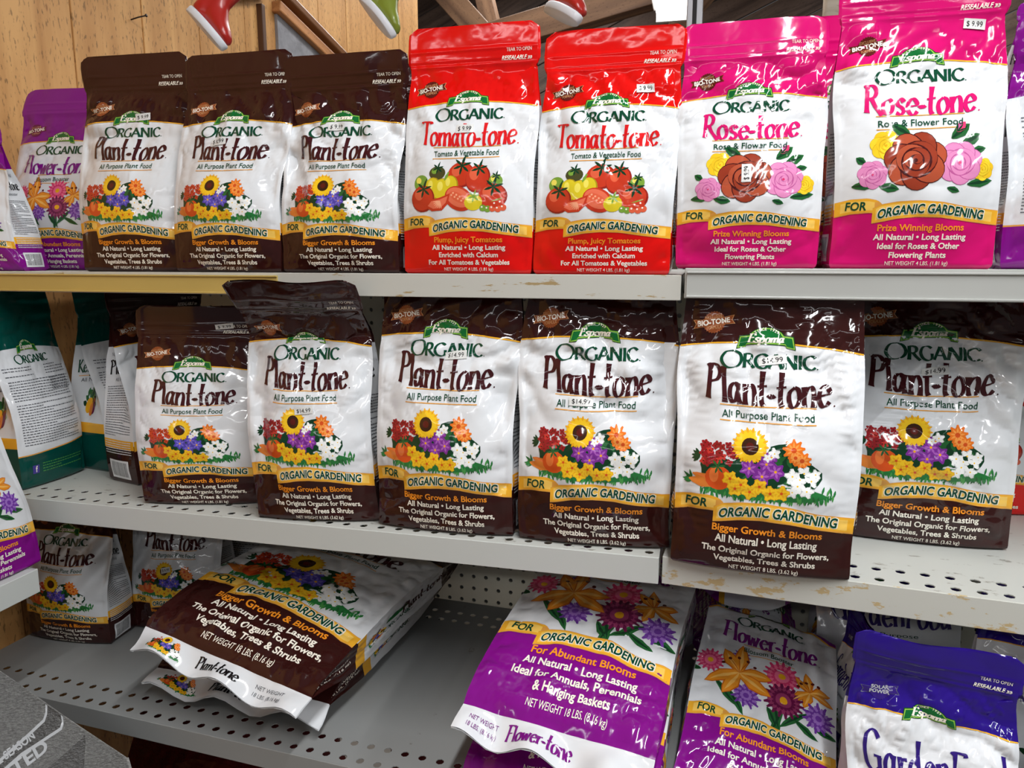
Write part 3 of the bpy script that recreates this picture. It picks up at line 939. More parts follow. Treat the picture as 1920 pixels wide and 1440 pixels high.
class Bag:
    """a filled bag: stand-up pouch (pinched shut at a flat header) or pillow sack (sewn at both ends)"""

    def __init__(s, W, H, T, seed=0, lean=0.0, roll=0.0, folds=(), puff=1.0, crumple=1.0, dents=(), pillow=False, wav=1.0, cap=None, taper=(.25, .82), slant=0.0):
        s.W, s.H, s.T, s.lean, s.roll = W, H, T, lean, roll
        s.slant = slant
        s.puff, s.crumple, s.dents, s.pillow, s.wav, s.taper = puff, crumple, dents, pillow, wav, taper
        r = np.random.RandomState(seed + 7)
        s.low = [(r.uniform(.05, .12) * a, r.uniform(0, 2 * PI), r.uniform(0, 2 * PI)) for a in (.6, 1, 1.2, .8, 1.5)]
        s.rid = [(2 * PI / r.uniform(38, 95), r.uniform(0, PI), r.uniform(0, 2 * PI)) for _ in range(6)]
        s.fine = [(2 * PI / r.uniform(14, 30), r.uniform(0, PI), r.uniform(0, 2 * PI)) for _ in range(5)]
        s.ed = r.uniform(-1, 1, (2, 5))
        s.ep = r.uniform(0, 2 * PI, (2, 5))
        s.tw = (r.uniform(-1, 1, 4), r.uniform(0, 2 * PI, 4))
        s.cr = [(r.uniform(.12, .88), r.uniform(.42, .84), r.uniform(-1.2, 1.2) + PI / 2, r.uniform(.10, .26), r.uniform(.7, 1.6) * r.choice([-1, 1])) for _ in range(9)]
        n = 400
        vs = np.linspace(0, 1, n)
        th = np.full(n, 0.0)
        for (v0, ang) in folds:
            th += math.radians(ang) * sstep(v0 - .018, v0 + .018, vs)
        y = np.concatenate([[0], np.cumsum(np.sin((th[1:] + th[:-1]) / 2))]) * H / (n - 1)
        z = np.concatenate([[0], np.cumsum(np.cos((th[1:] + th[:-1]) / 2))]) * H / (n - 1)
        s.vs, s.th, s.cy, s.cz = vs, th, y + T / 2, z

    def half(s, v):
        if s.pillow:
            t = np.clip(1 - np.abs((v - .53) / .46), 0, 1)
            return .0012 + (s.T / 2 - .0012) * np.clip(1 - (1 - t) ** 2.6, 0, 1) ** .8
        return .0011 + (s.T / 2 - .0011) * (1 - sstep(s.taper[0], s.taper[1], v))

    def edge(s, v, k):
        e = 0.0
        for i in range(5):
            e = e + s.ed[k][i] * np.sin((i + 1) * 2.6 * v + s.ep[k][i]) / (i + 1.5)
        return e * .021 * s.W * s.crumple * sstep(0, .12, v) + (0 if s.pillow else -.010 * s.W * np.exp(-((v - .82) / .05) ** 2) + .021 * s.W * np.exp(-((v - .60) / .12) ** 2))

    def xs(s, u, v):
        hw = s.W / 2
        a, b = -hw - s.edge(v, 0), hw + s.edge(v, 1)
        if not s.pillow:
            r = .011
            d = np.clip((v * s.H - (s.H - r)) / r, 0, 1)
            cut = r * (1 - np.sqrt(np.clip(1 - d * d, 0, 1)))
            d2 = np.clip(1 - v * s.H / .006, 0, 1)
            cut = cut + .003 * d2 * d2
            a, b = a + cut, b - cut
        return a + (b - a) * u

    def wrinkle(s, u, v, side):
        X, Z = (u - .5) * s.W * 1000 + side * 311, v * s.H * 1000
        lo = sum(np.sin(k * (X * math.cos(a) + Z * math.sin(a)) + p) for k, a, p in s.low) * .45
        n = sum(np.sin(k * (X * math.cos(a) + Z * math.sin(a)) + p) for k, a, p in s.rid) / 1.9
        f = sum(np.sin(k * (X * math.cos(a) + Z * math.sin(a)) + p + .9 * n) for k, a, p in s.fine) / 1.8
        top = .35 + 1.0 * np.exp(-((v - .66) / .17) ** 2)
        if s.pillow:
            top = .6 + .6 * np.exp(-((v - .12) / .08) ** 2) + .6 * np.exp(-((v - .9) / .1) ** 2)
        side_w = np.exp(-(np.minimum(u, 1 - u) / .10) ** 2)
        d = lo * 1.0 + (np.sqrt(n * n + .035) - .75) * 2.1 * (top + .8 * side_w) + (np.sqrt(f * f + .05) - .6) * .42 * (top + .5 * side_w)
        asp = s.H / s.W
        for (u0, v0, a, L, A) in s.cr:              # sharp creases
            du, dv = u - u0, (v - v0) * asp
            al = du * math.cos(a) + dv * math.sin(a)
            ac = -du * math.sin(a) + dv * math.cos(a)
            d = d + A * 1.5 * np.exp(-np.abs(ac) / .05) * np.exp(-(al / L) ** 4)
        if not s.pillow:
            d = d - .5 * np.exp(-((np.minimum(u, 1 - u) - .04) / .008) ** 2)
        d = d * s.crumple
        for (u0, v0, ru, rv, A) in s.dents:
            q = ((u - u0) / ru) ** 2 + ((v - v0) / rv) ** 2
            d = d - A * 1000 * np.exp(-q ** .75)
        if not s.pillow:
            flat = sstep(.80, .86, v)
            d = d * (1 - .75 * flat)
            for zv in (.845, .862, .905):            # zipper ribs and tear line
                d = d + .55 * np.exp(-(((v - zv) * s.H * 1000) / 1.3) ** 2)
        return d * .001

    def panel(s, u, v, side):
        """side -1 the front, +1 the back"""
        u, v = np.asarray(u, float), np.asarray(v, float)
        th = np.interp(v, s.vs, s.th)
        cy, cz = np.interp(v, s.vs, s.cy), np.interp(v, s.vs, s.cz)
        h = s.half(v)
        m = sstep(0, .07, np.minimum(u, 1 - u))
        q = np.abs(2 * u - 1)
        hn = np.clip((h - .0011) / (s.T / 2), 0, 1)
        belly = s.puff * (.020 if not s.pillow else .016) * (s.W / .165) * (1 - q ** 2.4) * np.where(v < .5, sstep(-.22, .3, v), 1.0) * (np.sqrt(hn) if not s.pillow else hn)
        w = s.wrinkle(u, v, side) * (.25 + .75 * m)
        base = sstep(0, .05, v)
        w = w * base
        hd = sstep(.80, .95, v) if not s.pillow else 0.0
        hw_ = sum(s.tw[0][i] * np.sin((i + 1) * 2.4 * u + s.tw[1][i]) / (i + 1) for i in range(4)) * .0055 * s.wav
        if s.pillow:
            e0, e1 = 1 - sstep(.015, .085, v), sstep(.94, 1, v)
            wave = .011 * np.sin(2 * PI * 2.6 * u + s.tw[1][0]) * (e0 + .6 * e1) * s.wav
            off_out, off_all = h + belly + w * sstep(.02, .14, v), wave
        else:
            off_out, off_all = h + belly + w * (1 - hd), hw_ * hd + w * hd * (-1 if side < 0 else -1)
            if side > 0:
                off_all = hw_ * hd + s.wrinkle(u, v, -1) * (.25 + .75 * m) * base * hd * -1
        d = side * off_out + off_all
        y = cy + d * np.cos(th)
        z = cz - d * np.sin(th)
        if not s.pillow:                             # rounded foot, uneven top edge
            r = .007
            k = np.clip(1 - v * s.H / r, 0, 1)
            y = y - side * r * (1 - np.sqrt(np.clip(1 - k * k, 0, 1))) * .8
            z = z + hw_ * .35 * sstep(.86, 1, v) * np.cos(th) * s.wav
        x = s.xs(u, v)
        y = y + s.lean * z
        z = z + s.slant * x * sstep(.3, .95, v)
        x = x + s.roll * z
        return np.stack([x, y, z], -1)

    def gusset(s, q, v, right):
        """q 0..1 left to right as seen from outside"""
        q, v = np.asarray(q, float), np.asarray(v, float)
        t = q if right else 1 - q                    # 0 at the front edge, 1 at the back edge
        u = np.full_like(v, 1.0 if right else 0.0)
        A, B = s.panel(u, v, -1), s.panel(u, v, 1)
        P = A + (B - A) * t[..., None]
        h = s.half(v)
        ins = np.sqrt(np.clip((s.T / 2) ** 2 - h * h, 0, None)) * (.85 * (1 - sstep(.78, .85, v)) if not s.pillow else .25)
        tri = 1 - np.sqrt((2 * t - 1) ** 2 + .002)
        out = .003 * s.puff * np.sin(PI * t) * np.clip(1 - ins / (s.T / 2) * 2.2, 0, 1) * sstep(0, .08, v)
        wr = s.wrinkle(t * .45, v, 3) * 1.0 * np.sin(PI * t) * sstep(0, .08, v) * (.6 if s.pillow else 1)
        d = -ins * tri + out + wr
        P[..., 0] += (1 if right else -1) * d
        return P


def normals_of(fn, u, v):
    e = .0015
    u0, u1 = np.clip(u - e, 0, 1), np.clip(u + e, 0, 1)
    v0, v1 = np.clip(v - e, 0, 1), np.clip(v + e, 0, 1)
    n = np.cross(fn(u1, v) - fn(u0, v), fn(u, v1) - fn(u, v0))
    return n / (np.linalg.norm(n, axis=-1, keepdims=True) + 1e-12)


LIFT, STEP = .00040, .00026


def print_panel(name, fn, rows, art, H, parent, nu=54, part=None, ymin=-1, ymax=1e9, dens=1.0):
    """one panel of film: coloured strips of film with the printing lying on it"""
    V2, FQ, names = [], [], []
    n = 0
    for lo, hi, k, m in rows:
        xs = np.linspace(-50, 50, nu + 1)
        a, b = np.array([lo(x) for x in xs]), np.array([hi(x) for x in xs])
        if b.max() <= ymin + .01 or a.min() >= ymax - .01:
            continue
        k = max(1, int(round(k * dens)))
        t = np.linspace(0, 1, k + 1)[:, None]
        Y = a[None] * (1 - t) + b[None] * t
        X = np.broadcast_to(xs, Y.shape)
        V2.append(np.stack([X.ravel(), Y.ravel()], 1))
        i, j = np.meshgrid(np.arange(k), np.arange(nu), indexing='ij')
        a0 = n + i * (nu + 1) + j
        FQ.append(np.stack([a0, a0 + 1, a0 + nu + 2, a0 + nu + 1], -1).reshape(-1, 4))
        names += [m] * (k * nu)
        n += (k + 1) * (nu + 1)
    V2 = np.vstack(V2)
    FQ = np.vstack(FQ)
    P = fn(V2[:, 0] / 100 + .5, np.clip(V2[:, 1] / H, 0, 1))
    N = normals_of(fn, V2[:, 0] / 100 + .5, np.clip(V2[:, 1] / H, 0, 1))
    F = [FQ]
    if art is not None:
        aV, aT, aM, aZ = art
        cy = aV[aT][:, :, 1].mean(1)
        keep = (cy >= ymin) & (cy < ymax)
        if keep.any():
            T = aT[keep]
            M = [aM[i] for i in np.nonzero(keep)[0]]
            used, inv = np.unique(T.ravel(), return_inverse=True)
            T = inv.reshape(-1, 3) + len(P)
            uu, vv = np.clip(aV[used, 0] / 100 + .5, .002, .998), np.clip(aV[used, 1] / H, .001, .999)
            q = fn(uu, vv)
            nn = normals_of(fn, uu, vv)
            P = np.vstack([P, q + nn * (LIFT + STEP * aZ[used])[:, None]])
            N = np.vstack([N, nn])
            F.append(T)
            names += M
    uniq = list(dict.fromkeys(names))
    ix = {m: i for i, m in enumerate(uniq)}
    return build(name, P, F, [ink(m) for m in uniq], [ix[m] for m in names], parent, N)


STICK = {}


def price_tag(parent, fn, x, y, H, text, rot=0.0, w=13, h=6.5, clear=False, name='price_sticker'):
    a = Art()
    c, q = math.cos(rot), math.sin(rot)
    R = lambda px, py: (x + px * c - py * q, y + (px * q + py * c))
    a.poly([R(-w / 2, -h / 2), R(w / 2, -h / 2), R(w / 2, h / 2), R(-w / 2, h / 2)], 'sticker', 3.0, 2.5)
    a.text(text, *R(0, -h * .26), h * .52, w * .74, 'black' if not clear else 'grey', 1.0, rot=rot)
    V, T, M, Z = a.done()
    uu, vv = np.clip(V[:, 0] / 100 + .5, .002, .998), np.clip(V[:, 1] / H, .001, .999)
    nn = normals_of(fn, uu, vv)
    P = fn(uu, vv) + nn * (LIFT + STEP * (3.2 + Z))[:, None]
    mats = [mat('sticker_paper', INK['sticker'], rough=.45), ink('black'), ink('grey')]
    ix = {'sticker': 0, 'black': 1, 'grey': 2}
    return build(name, P, [T], mats, [ix[m] for m in M], parent, nn)


def bag(label, kind, pos, W, H, T, head=0.0, cat='plant food bag', group=None, name='plant_food_pouch', tilt=None, price=None, right=True, left=True, side_detail=True, nu=54, dens=1.0, **kw):
    root = empty(name, pos, label, cat, group)
    b = Bag(W, H, T, **kw)
    rows, art, AHt = front_art(kind)
    front = lambda u, v: b.panel(u, v, -1)
    back = lambda u, v: b.panel(1 - np.asarray(u), v, 1)
    if b.pillow:
        print_panel('front_panel', front, rows, art, AHt, root, nu=nu, dens=dens)
    else:
        print_panel('front_panel', front, rows, art, AHt, root, nu=nu, ymax=158, dens=dens)
        print_panel('resealable_header', front, rows, art, AHt, root, nu=nu, ymin=158, dens=dens)
    grow, gart, gH = gusset_art(kind)
    print_panel('back_panel', back, [(l, h, max(2, k // 3), m) for l, h, k, m in grow], None, gH, root, nu=16)
    for on, r in ((right, True), (left, False)):
        print_panel('side_gusset', (lambda q, v, r=r: b.gusset(q, v, r)), grow, gart if on else None, gH, root, nu=14)
    if not b.pillow:
        us = np.linspace(0, 1, 13)
        A, B = b.panel(us, us * 0, -1), b.panel(us, us * 0, 1)
        V = np.vstack([A, B])
        F = np.array([(i, i + 13, i + 14, i + 1) for i in range(12)])
        build('bottom_panel', V, [F], [ink(rows[0][3])], None, root)
    if price:
        for p in (price if isinstance(price, list) else [price]):
            price_tag(root, front, p[0], p[1], AHt, p[2], *p[3:])
    rot = Matrix.Rotation(math.radians(head), 4, 'Z')
    if tilt is not None:                             # (pitch back from upright, roll) in degrees, for sacks that lie down
        rot = rot @ Matrix.Rotation(math.radians(tilt[1]), 4, 'Y') @ Matrix.Rotation(math.radians(-tilt[0]), 4, 'X')
    root.matrix_world = Matrix.Translation(pos) @ rot
    return root
# ------------------------------------------------------------------ room materials
def wood_mat(name, light, dark, axis, knots=True, speck=.5):
    """boards along `axis` ('Z' upright, 'X' lying) with grain, specks and knots"""
    m = bpy.data.materials.new(name)
    m.use_nodes = True
    nt = m.node_tree
    L = nt.links.new
    p = nt.nodes['Principled BSDF']
    p.inputs['Roughness'].default_value = .55
    p.inputs['Specular IOR Level'].default_value = .3
    tc = nt.nodes.new('ShaderNodeTexCoord')
    mp = nt.nodes.new('ShaderNodeMapping')
    mp.inputs['Scale'].default_value = (9, 9, .8) if axis == 'Z' else (.8, 9, 9)
    L(tc.outputs['Object'], mp.inputs['Vector'])
    n = nt.nodes.new('ShaderNodeTexNoise')
    n.inputs['Scale'].default_value = 2.2
    n.inputs['Detail'].default_value = 8
    n.inputs['Distortion'].default_value = .6
    L(mp.outputs['Vector'], n.inputs['Vector'])
    r = nt.nodes.new('ShaderNodeValToRGB')
    e = r.color_ramp.elements
    e[0].color, e[0].position = lin(dark), .28
    e[1].color, e[1].position = lin(light), .62
    L(n.outputs['Fac'], r.inputs['Fac'])
    mp2 = nt.nodes.new('ShaderNodeMapping')
    mp2.inputs['Scale'].default_value = (110, 110, 34) if axis == 'Z' else (34, 110, 110)
    L(tc.outputs['Object'], mp2.inputs['Vector'])
    n2 = nt.nodes.new('ShaderNodeTexNoise')
    n2.inputs['Scale'].default_value = 2.0
    n2.inputs['Detail'].default_value = 3
    L(mp2.outputs['Vector'], n2.inputs['Vector'])
    r2 = nt.nodes.new('ShaderNodeValToRGB')
    r2.color_ramp.elements[0].color, r2.color_ramp.elements[0].position = (1 - speck, 1 - speck, 1 - speck, 1), .33
    r2.color_ramp.elements[1].color, r2.color_ramp.elements[1].position = (1, 1, 1, 1), .41
    L(n2.outputs['Fac'], r2.inputs['Fac'])
    mx = nt.nodes.new('ShaderNodeMix')
    mx.data_type, mx.blend_type = 'RGBA', 'MULTIPLY'
    mx.inputs[0].default_value = 1
    L(r.outputs['Color'], mx.inputs[6])
    L(r2.outputs['Color'], mx.inputs[7])
    out = mx.outputs[2]
    if knots:
        v = nt.nodes.new('ShaderNodeTexVoronoi')
        mp3 = nt.nodes.new('ShaderNodeMapping')
        mp3.inputs['Scale'].default_value = (4.5, 4.5, 1.7) if axis == 'Z' else (1.7, 4.5, 4.5)
        L(tc.outputs['Object'], mp3.inputs['Vector'])
        L(mp3.outputs['Vector'], v.inputs['Vector'])
        r3 = nt.nodes.new('ShaderNodeValToRGB')
        r3.color_ramp.elements[0].color, r3.color_ramp.elements[0].position = (.5, .4, .32, 1), .03
        r3.color_ramp.elements[1].color, r3.color_ramp.elements[1].position = (1, 1, 1, 1), .07
        L(v.outputs['Distance'], r3.inputs['Fac'])
        m2 = nt.nodes.new('ShaderNodeMix')
        m2.data_type, m2.blend_type = 'RGBA', 'MULTIPLY'
        m2.inputs[0].default_value = .8
        L(out, m2.inputs[6])
        L(r3.outputs['Color'], m2.inputs[7])
        out = m2.outputs[2]
    L(out, p.inputs['Base Color'])
    return m


def worn_paint(name, rgb, chip, amount=.5, scale=9.0, stretch=(1, 1, 3.5), rough=.38):
    """painted steel with chips and scuffs of another colour"""
    m = mat(name, rgb, rough=rough, spec=.45)
    nt = m.node_tree
    L = nt.links.new
    p = nt.nodes['Principled BSDF']
    tc = nt.nodes.new('ShaderNodeTexCoord')
    mp = nt.nodes.new('ShaderNodeMapping')
    mp.inputs['Scale'].default_value = stretch
    L(tc.outputs['Object'], mp.inputs['Vector'])
    n = nt.nodes.new('ShaderNodeTexNoise')
    n.inputs['Scale'].default_value = scale
    n.inputs['Detail'].default_value = 9
    n.inputs['Roughness'].default_value = .68
    L(mp.outputs['Vector'], n.inputs['Vector'])
    r = nt.nodes.new('ShaderNodeValToRGB')
    e = r.color_ramp.elements
    e[0].color, e[0].position = lin(chip), amount
    e[1].color, e[1].position = lin(rgb), amount + .02
    L(n.outputs['Fac'], r.inputs['Fac'])
    L(r.outputs['Color'], p.inputs['Base Color'])
    return m


M_WALL = wood_mat('golden_pine_boards', (218, 166, 104), (182, 128, 72), 'Z', speck=.5)
M_FAR = wood_mat('weathered_brown_boards', (112, 92, 80), (64, 50, 44), 'X', knots=False, speck=.3)
M_BEAM = wood_mat('rough_brown_beam', (132, 100, 74), (84, 60, 44), 'X', knots=False, speck=.4)
M_POST = wood_mat('whitewashed_post_wood', (206, 196, 180), (164, 150, 132), 'Z', knots=False, speck=.25)
M_TRIM = wood_mat('raw_timber_trim', (196, 136, 84), (140, 88, 48), 'X', knots=False, speck=.3)
M_ROOF = mat('grey_roof_boards', (96, 92, 88), rough=.7, var=.25, vscale=14, stretch=(1, 6, 6))
M_CONC = mat('concrete_floor', (128, 124, 118), rough=.7, var=.15, vscale=5)
M_CREAM = worn_paint('cream_shelf_paint', (198, 198, 190), (168, 146, 104), .40, 8, (1.2, 1, 7))
M_WHITE = worn_paint('white_shelf_paint', (200, 204, 200), (120, 112, 104), .31, 16, (1, 1, 2))
M_CHIP = worn_paint('chipped_shelf_paint', (202, 203, 195), (192, 170, 126), .425, 17, (1.2, 1, 3))
M_DECK = worn_paint('scuffed_deck_paint', (194, 196, 190), (150, 148, 140), .37, 22, (1, 2.5, 1))
M_GREYD = worn_paint('grey_deck_paint', (146, 148, 147), (120, 118, 112), .33, 20, (1, 1, 1))
M_YELLOW = mat('yellow_price_rail', (196, 170, 96), rough=.3, var=.06, vscale=5)
M_RAIL = mat('grey_price_rail', (180, 182, 178), rough=.28, var=.03)
M_STEEL = mat('grey_upright_steel', (168, 170, 174), rough=.35, var=.05)
M_PEG = worn_paint('ivory_pegboard_paint', (222, 220, 204), (150, 132, 100), .32, 14, (1, 1, 1))
M_SLOT_SHADE = mat('slot_shade', (24, 22, 22), rough=.8)


def box_bm(bm_list, x0, x1, y0, y1, z0, z1, mi=0):
    bm_list.append((x0, x1, y0, y1, z0, z1, mi))


def boxes(name, bl, mats, parent=None, matrix=None, bevel=0.0):
    V, F, M = [], [], []
    for x0, x1, y0, y1, z0, z1, mi in bl:
        n = len(V)
        V += [(x0, y0, z0), (x1, y0, z0), (x1, y1, z0), (x0, y1, z0), (x0, y0, z1), (x1, y0, z1), (x1, y1, z1), (x0, y1, z1)]
        F += [(n, n + 3, n + 2, n + 1), (n + 4, n + 5, n + 6, n + 7), (n, n + 1, n + 5, n + 4), (n + 1, n + 2, n + 6, n + 5), (n + 2, n + 3, n + 7, n + 6), (n + 3, n, n + 4, n + 7)]
        M += [mi] * 6
    o = build(name, V, F, mats, M, parent, smooth=False)
    if bevel:
        b = o.modifiers.new('bevel', 'BEVEL')
        b.width, b.segments, b.limit_method = bevel, 2, 'ANGLE'
    if matrix is not None:
        o.matrix_world = matrix
    return o


def beam(name, a, b, w, h, m, label=None, cat=None, group=None, parent=None):
    """a straight timber from a to b"""
    a, b = Vector(a), Vector(b)
    d = b - a
    o = boxes(name, [(0, d.length, -w / 2, w / 2, -h / 2, h / 2, 0)], [m], parent, bevel=.004)
    o.matrix_world = Matrix.Translation(a) @ d.to_track_quat('X', 'Z').to_matrix().to_4x4()
    return tag(o, label, cat, group)


def holed_sheet(name, w, d, holes, r, cell, m, parent, thick=.0012, upright=False):
    """a thin sheet w x d (x, y) with round holes at the cell indices in `holes`; cell (width, depth)"""
    nx, ny = max(1, int(round(w / cell[0]))), max(1, int(round(d / cell[1])))
    cx, cy = w / nx, d / ny
    V, F, key = [], [], {}

    def vert(x, y, z):
        k = (round(x, 5), round(y, 5), z)
        if k not in key:
            key[k] = len(V)
            V.append((x, y, z))
        return key[k]
    for i in range(nx):
        for j in range(ny):
            x0, y0, x1, y1 = i * cx, j * cy, (i + 1) * cx, (j + 1) * cy
            mx, my = (x0 + x1) / 2, (y0 + y1) / 2
            if holes(i, j, nx, ny):
                P = [(x1, my), (x1, y1), (mx, y1), (x0, y1), (x0, my), (x0, y0), (mx, y0), (x1, y0)]
                C = [(mx + r * math.cos(PI * k / 4), my + r * math.sin(PI * k / 4)) for k in range(8)]
                for k in range(8):
                    q = (k + 1) % 8
                    a, b, c, e = vert(*P[k], 0.), vert(*P[q], 0.), vert(*C[q], 0.), vert(*C[k], 0.)
                    F.append((a, b, c, e))
                    c2, e2 = vert(*C[q], -thick), vert(*C[k], -thick)
                    F.append((e, c, c2, e2))
            else:
                F.append((vert(x0, y0, 0.), vert(x1, y0, 0.), vert(x1, y1, 0.), vert(x0, y1, 0.)))
    if upright:
        V = [(x, z * -1, y) for x, y, z in V]
    return build(name, V, F, [m], None, parent, smooth=False)


def shelf(label, x0, x1, yf, yb, z, lip, deck_m, lip_m, head=0.0, rail=None, rows_front=(1, 2), rows_back=(2,), cell=(.0252, .031), r=.0056, pivot=None, under=True):
    """steel gondola shelf: perforated deck, folded front lip, end flanges, price rail"""
    root = empty('steel_shelf', (x0, yf, z), label, 'shelf', 'steel shelves of the two bays')
    w, d = x1 - x0, yb - yf
    hol = lambda i, j, nx, ny: j in rows_front or (ny - 1 - j) in rows_back
    holed_sheet('deck', w, d, hol, r, cell, deck_m, root)
    g = [(0, w, -.0015, 0.001, -lip, .0006, 0), (0, w, 0, .012, -lip, -lip + .0015, 0)]
    boxes('front_lip', g, [lip_m], root, bevel=.0008)
    for x in (0, w - .0015):
        boxes('end_flange', [(x, x + .0015, .001, d, -lip * 1.0, -.0012, 0)], [deck_m], root)
    if rail:
        for (a, b, m) in rail:
            boxes('price_rail', [(a, b, -.0040, -.0015, -lip + .001, -.003, 0), (a, b, -.0062, -.0040, -.0052, -.003, 0), (a, b, -.0062, -.0040, -lip + .001, -lip + .0035, 0)], [m], root, bevel=.0006)
    root.matrix_world = Matrix.Translation((x0, yf, z)) @ Matrix.Rotation(math.radians(head), 4, 'Z')
    return root


# ------------------------------------------------------------------ the building
def structure(o):
    o['kind'] = 'structure'
    return o


structure(boxes('floor', [(-1.3, 3.2, -2.5, 5.2, -.1, 0, 0)], [M_CONC]))
# side wall of upright boards
wl = []
y = -1.2
rr = random.Random(2)
while y < 3.06:
    w = min(rr.choice([.15, .19, .21, .24]), 3.08 - y)
    o = rr.uniform(0, .003)
    wl.append((-1.20, -1.16 - o, y + .0012, y + w - .0012, 0, 2.95, 0))
    y += w
wl.append((-1.22, -1.195, -1.2, 3.08, 0, 2.95, 0))
structure(boxes('wall_left', wl, [M_WALL], bevel=.0015))
# end wall of dark boards laid on the slant, far behind
fw = []
for i in range(30):
    fw.append((-3.6, 5.0, -.02 + (i % 3) * .004, .01, -1.6 + i * .16, -1.6 + (i + 1) * .16 - .006, 0))
wbk = boxes('wall_back', fw, [M_FAR], bevel=.003)
wbk.matrix_world = Matrix.Translation((.6, 4.9, 2.0)) @ Matrix.Rotation(math.radians(-24), 4, 'Y')
structure(wbk)
cl = []
for i in range(26):
    cl.append((-3, 4, 2.2 + i * .12, 2.2 + (i + 1) * .12 - .006, 0, .02, 0))
cei = boxes('ceiling', cl, [M_ROOF])
cei.matrix_world = Matrix.Translation((0, 0, 3.0))
structure(cei)
structure(boxes('trim_1', [(-1.175, -1.145, 1.878, 1.894, 1.60, 1.955, 0)], [mat('dark_stained_trim', (88, 56, 34), rough=.5)], bevel=.002))
structure(beam('trim_2', (-1.15, 1.72, 1.93), (-1.15, 1.90, 1.988), .02, .03, mat('dark_stained_trim', (88, 56, 34))))
structure(beam('trim_3', (-1.15, 1.955, 1.972), (-1.15, 2.52, 1.86), .03, .03, M_TRIM))
structure(beam('trim_4', (-1.15, 1.90, 2.035), (-1.15, 2.56, 1.895), .03, .022, mat('brown_trim', (120, 78, 46))))
V = [(-1.153, 1.965, 1.960), (-1.153, 2.46, 1.862), (-1.153, 2.46, 1.70), (-1.153, 1.965, 1.70), (-1.162, 1.965, 1.960), (-1.162, 2.46, 1.862), (-1.162, 2.46, 1.70), (-1.162, 1.965, 1.70)]
o = build('insulation_panel', V, [(3, 2, 1, 0), (4, 5, 6, 7), (0, 1, 5, 4), (1, 2, 6, 5), (2, 3, 7, 6), (3, 0, 4, 7)], [mat('grey_insulation', (146, 146, 150), rough=.8, var=.18, vscale=30, bump=.8, bscale=60)], None, None, smooth=False)
tag(o, 'grey insulation board under slanted trim on the pine wall', 'panel')
# nail
t = empty('nail', (-1.16, 1.425, 1.785), 'bent dark nail sticking out of the golden pine wall', 'nail')


def tube(name, pts, r, m, parent=None, n=10, caps=True, radii=None, sq=None):
    P = [Vector(p) for p in pts]
    V, F = [], []
    up = Vector((0, 0, 1))
    for i, p in enumerate(P):
        d = (P[min(i + 1, len(P) - 1)] - P[max(i - 1, 0)]).normalized()
        a = d.cross(up if abs(d.z) < .95 else Vector((0, 1, 0))).normalized()
        b = a.cross(d)
        rr_ = radii[i] if radii else r
        for k in range(n):
            t_ = 2 * PI * k / n
            V.append(p + a * rr_ * math.cos(t_) + b * rr_ * (sq or 1) * math.sin(t_))
    for i in range(len(P) - 1):
        for k in range(n):
            q = (k + 1) % n
            F.append((i * n + k, i * n + q, (i + 1) * n + q, (i + 1) * n + k))
    if caps:
        F.append(tuple(range(n))[::-1])
        F.append(tuple((len(P) - 1) * n + k for k in range(n)))
    return build(name, V, F, [m], None, parent)


M_NAIL = mat('rusty_iron', (58, 50, 46), rough=.5, metal=.6)
tube('shank', [(0.0, -.02, -.004), (.016, -.018, 0), (.03, -.012, .004)], .0014, M_NAIL, t)
tube('nail_head', [(.03, -.012, .004), (.032, -.0118, .0043)], .0032, M_NAIL, t)

# timbers of the far roof
beam('rafter', (-1.50, 3.6, 2.20), (.40, 3.6, 2.59), .10, .13, M_BEAM, 'thick brown roof tie beam rising behind the red tomato pouches', 'beam')
beam('rafter', (-1.46, 3.85, 2.78), (-1.02, 3.85, 2.30), .09, .12, M_BEAM, 'brown diagonal roof strut nearest the end of the pine wall', 'beam')
beam('rafter', (-1.19, 4.0, 2.80), (-1.06, 4.0, 2.30), .08, .09, M_BEAM, 'steep brown roof strut between the tie beam and the grey roof boards', 'beam')
beam('rafter', (-.62, 4.25, 2.0), (.325, 4.25, 3.0), .09, .08, M_BEAM, 'pale brown roof strut behind the dangling red boot nearest the tube light', 'beam')
beam('rafter', (.25, 4.0, 2.0), (1.45, 4.0, 2.62), .10, .16, M_FAR, 'dark brown roof brace behind the light pink header pouch', 'beam')
beam('timber_post', (.269, 1.9, 0), (.269, 1.9, 2.95), .048, .05, M_POST, 'whitewashed timber post standing behind the two pink pouches', 'post')

# tube light over the next aisle
t = empty('tube_light', (-.16, 2.9, 2.27), 'glowing white fluorescent tube light above the next aisle', 'light')
boxes('housing', [(-.075, .075, -1.0, .5, .045, .085, 0)], [mat('white_enamel', (225, 225, 225), rough=.3)], t, bevel=.004)
boxes('diffuser', [(-.058, .058, -.98, .48, 0, .045, 0)], [mat('lit_diffuser', (255, 252, 246), rough=.4, emit=5.0)], t, bevel=.01)
boxes('end_cap', [(-.062, .062, .48, .5, -.004, .046, 0)], [mat('white_enamel', (225, 225, 225))], t)
boxes('end_cap', [(-.062, .062, -1.0, -.98, -.004, .046, 0)], [mat('white_enamel', (225, 225, 225))], t)
tube('hanging_wire', [(0, -.6, .085), (0, -.6, .74)], .002, M_NAIL, t)
tube('hanging_wire', [(0, .3, .085), (0, .3, .74)], .002, M_NAIL, t)

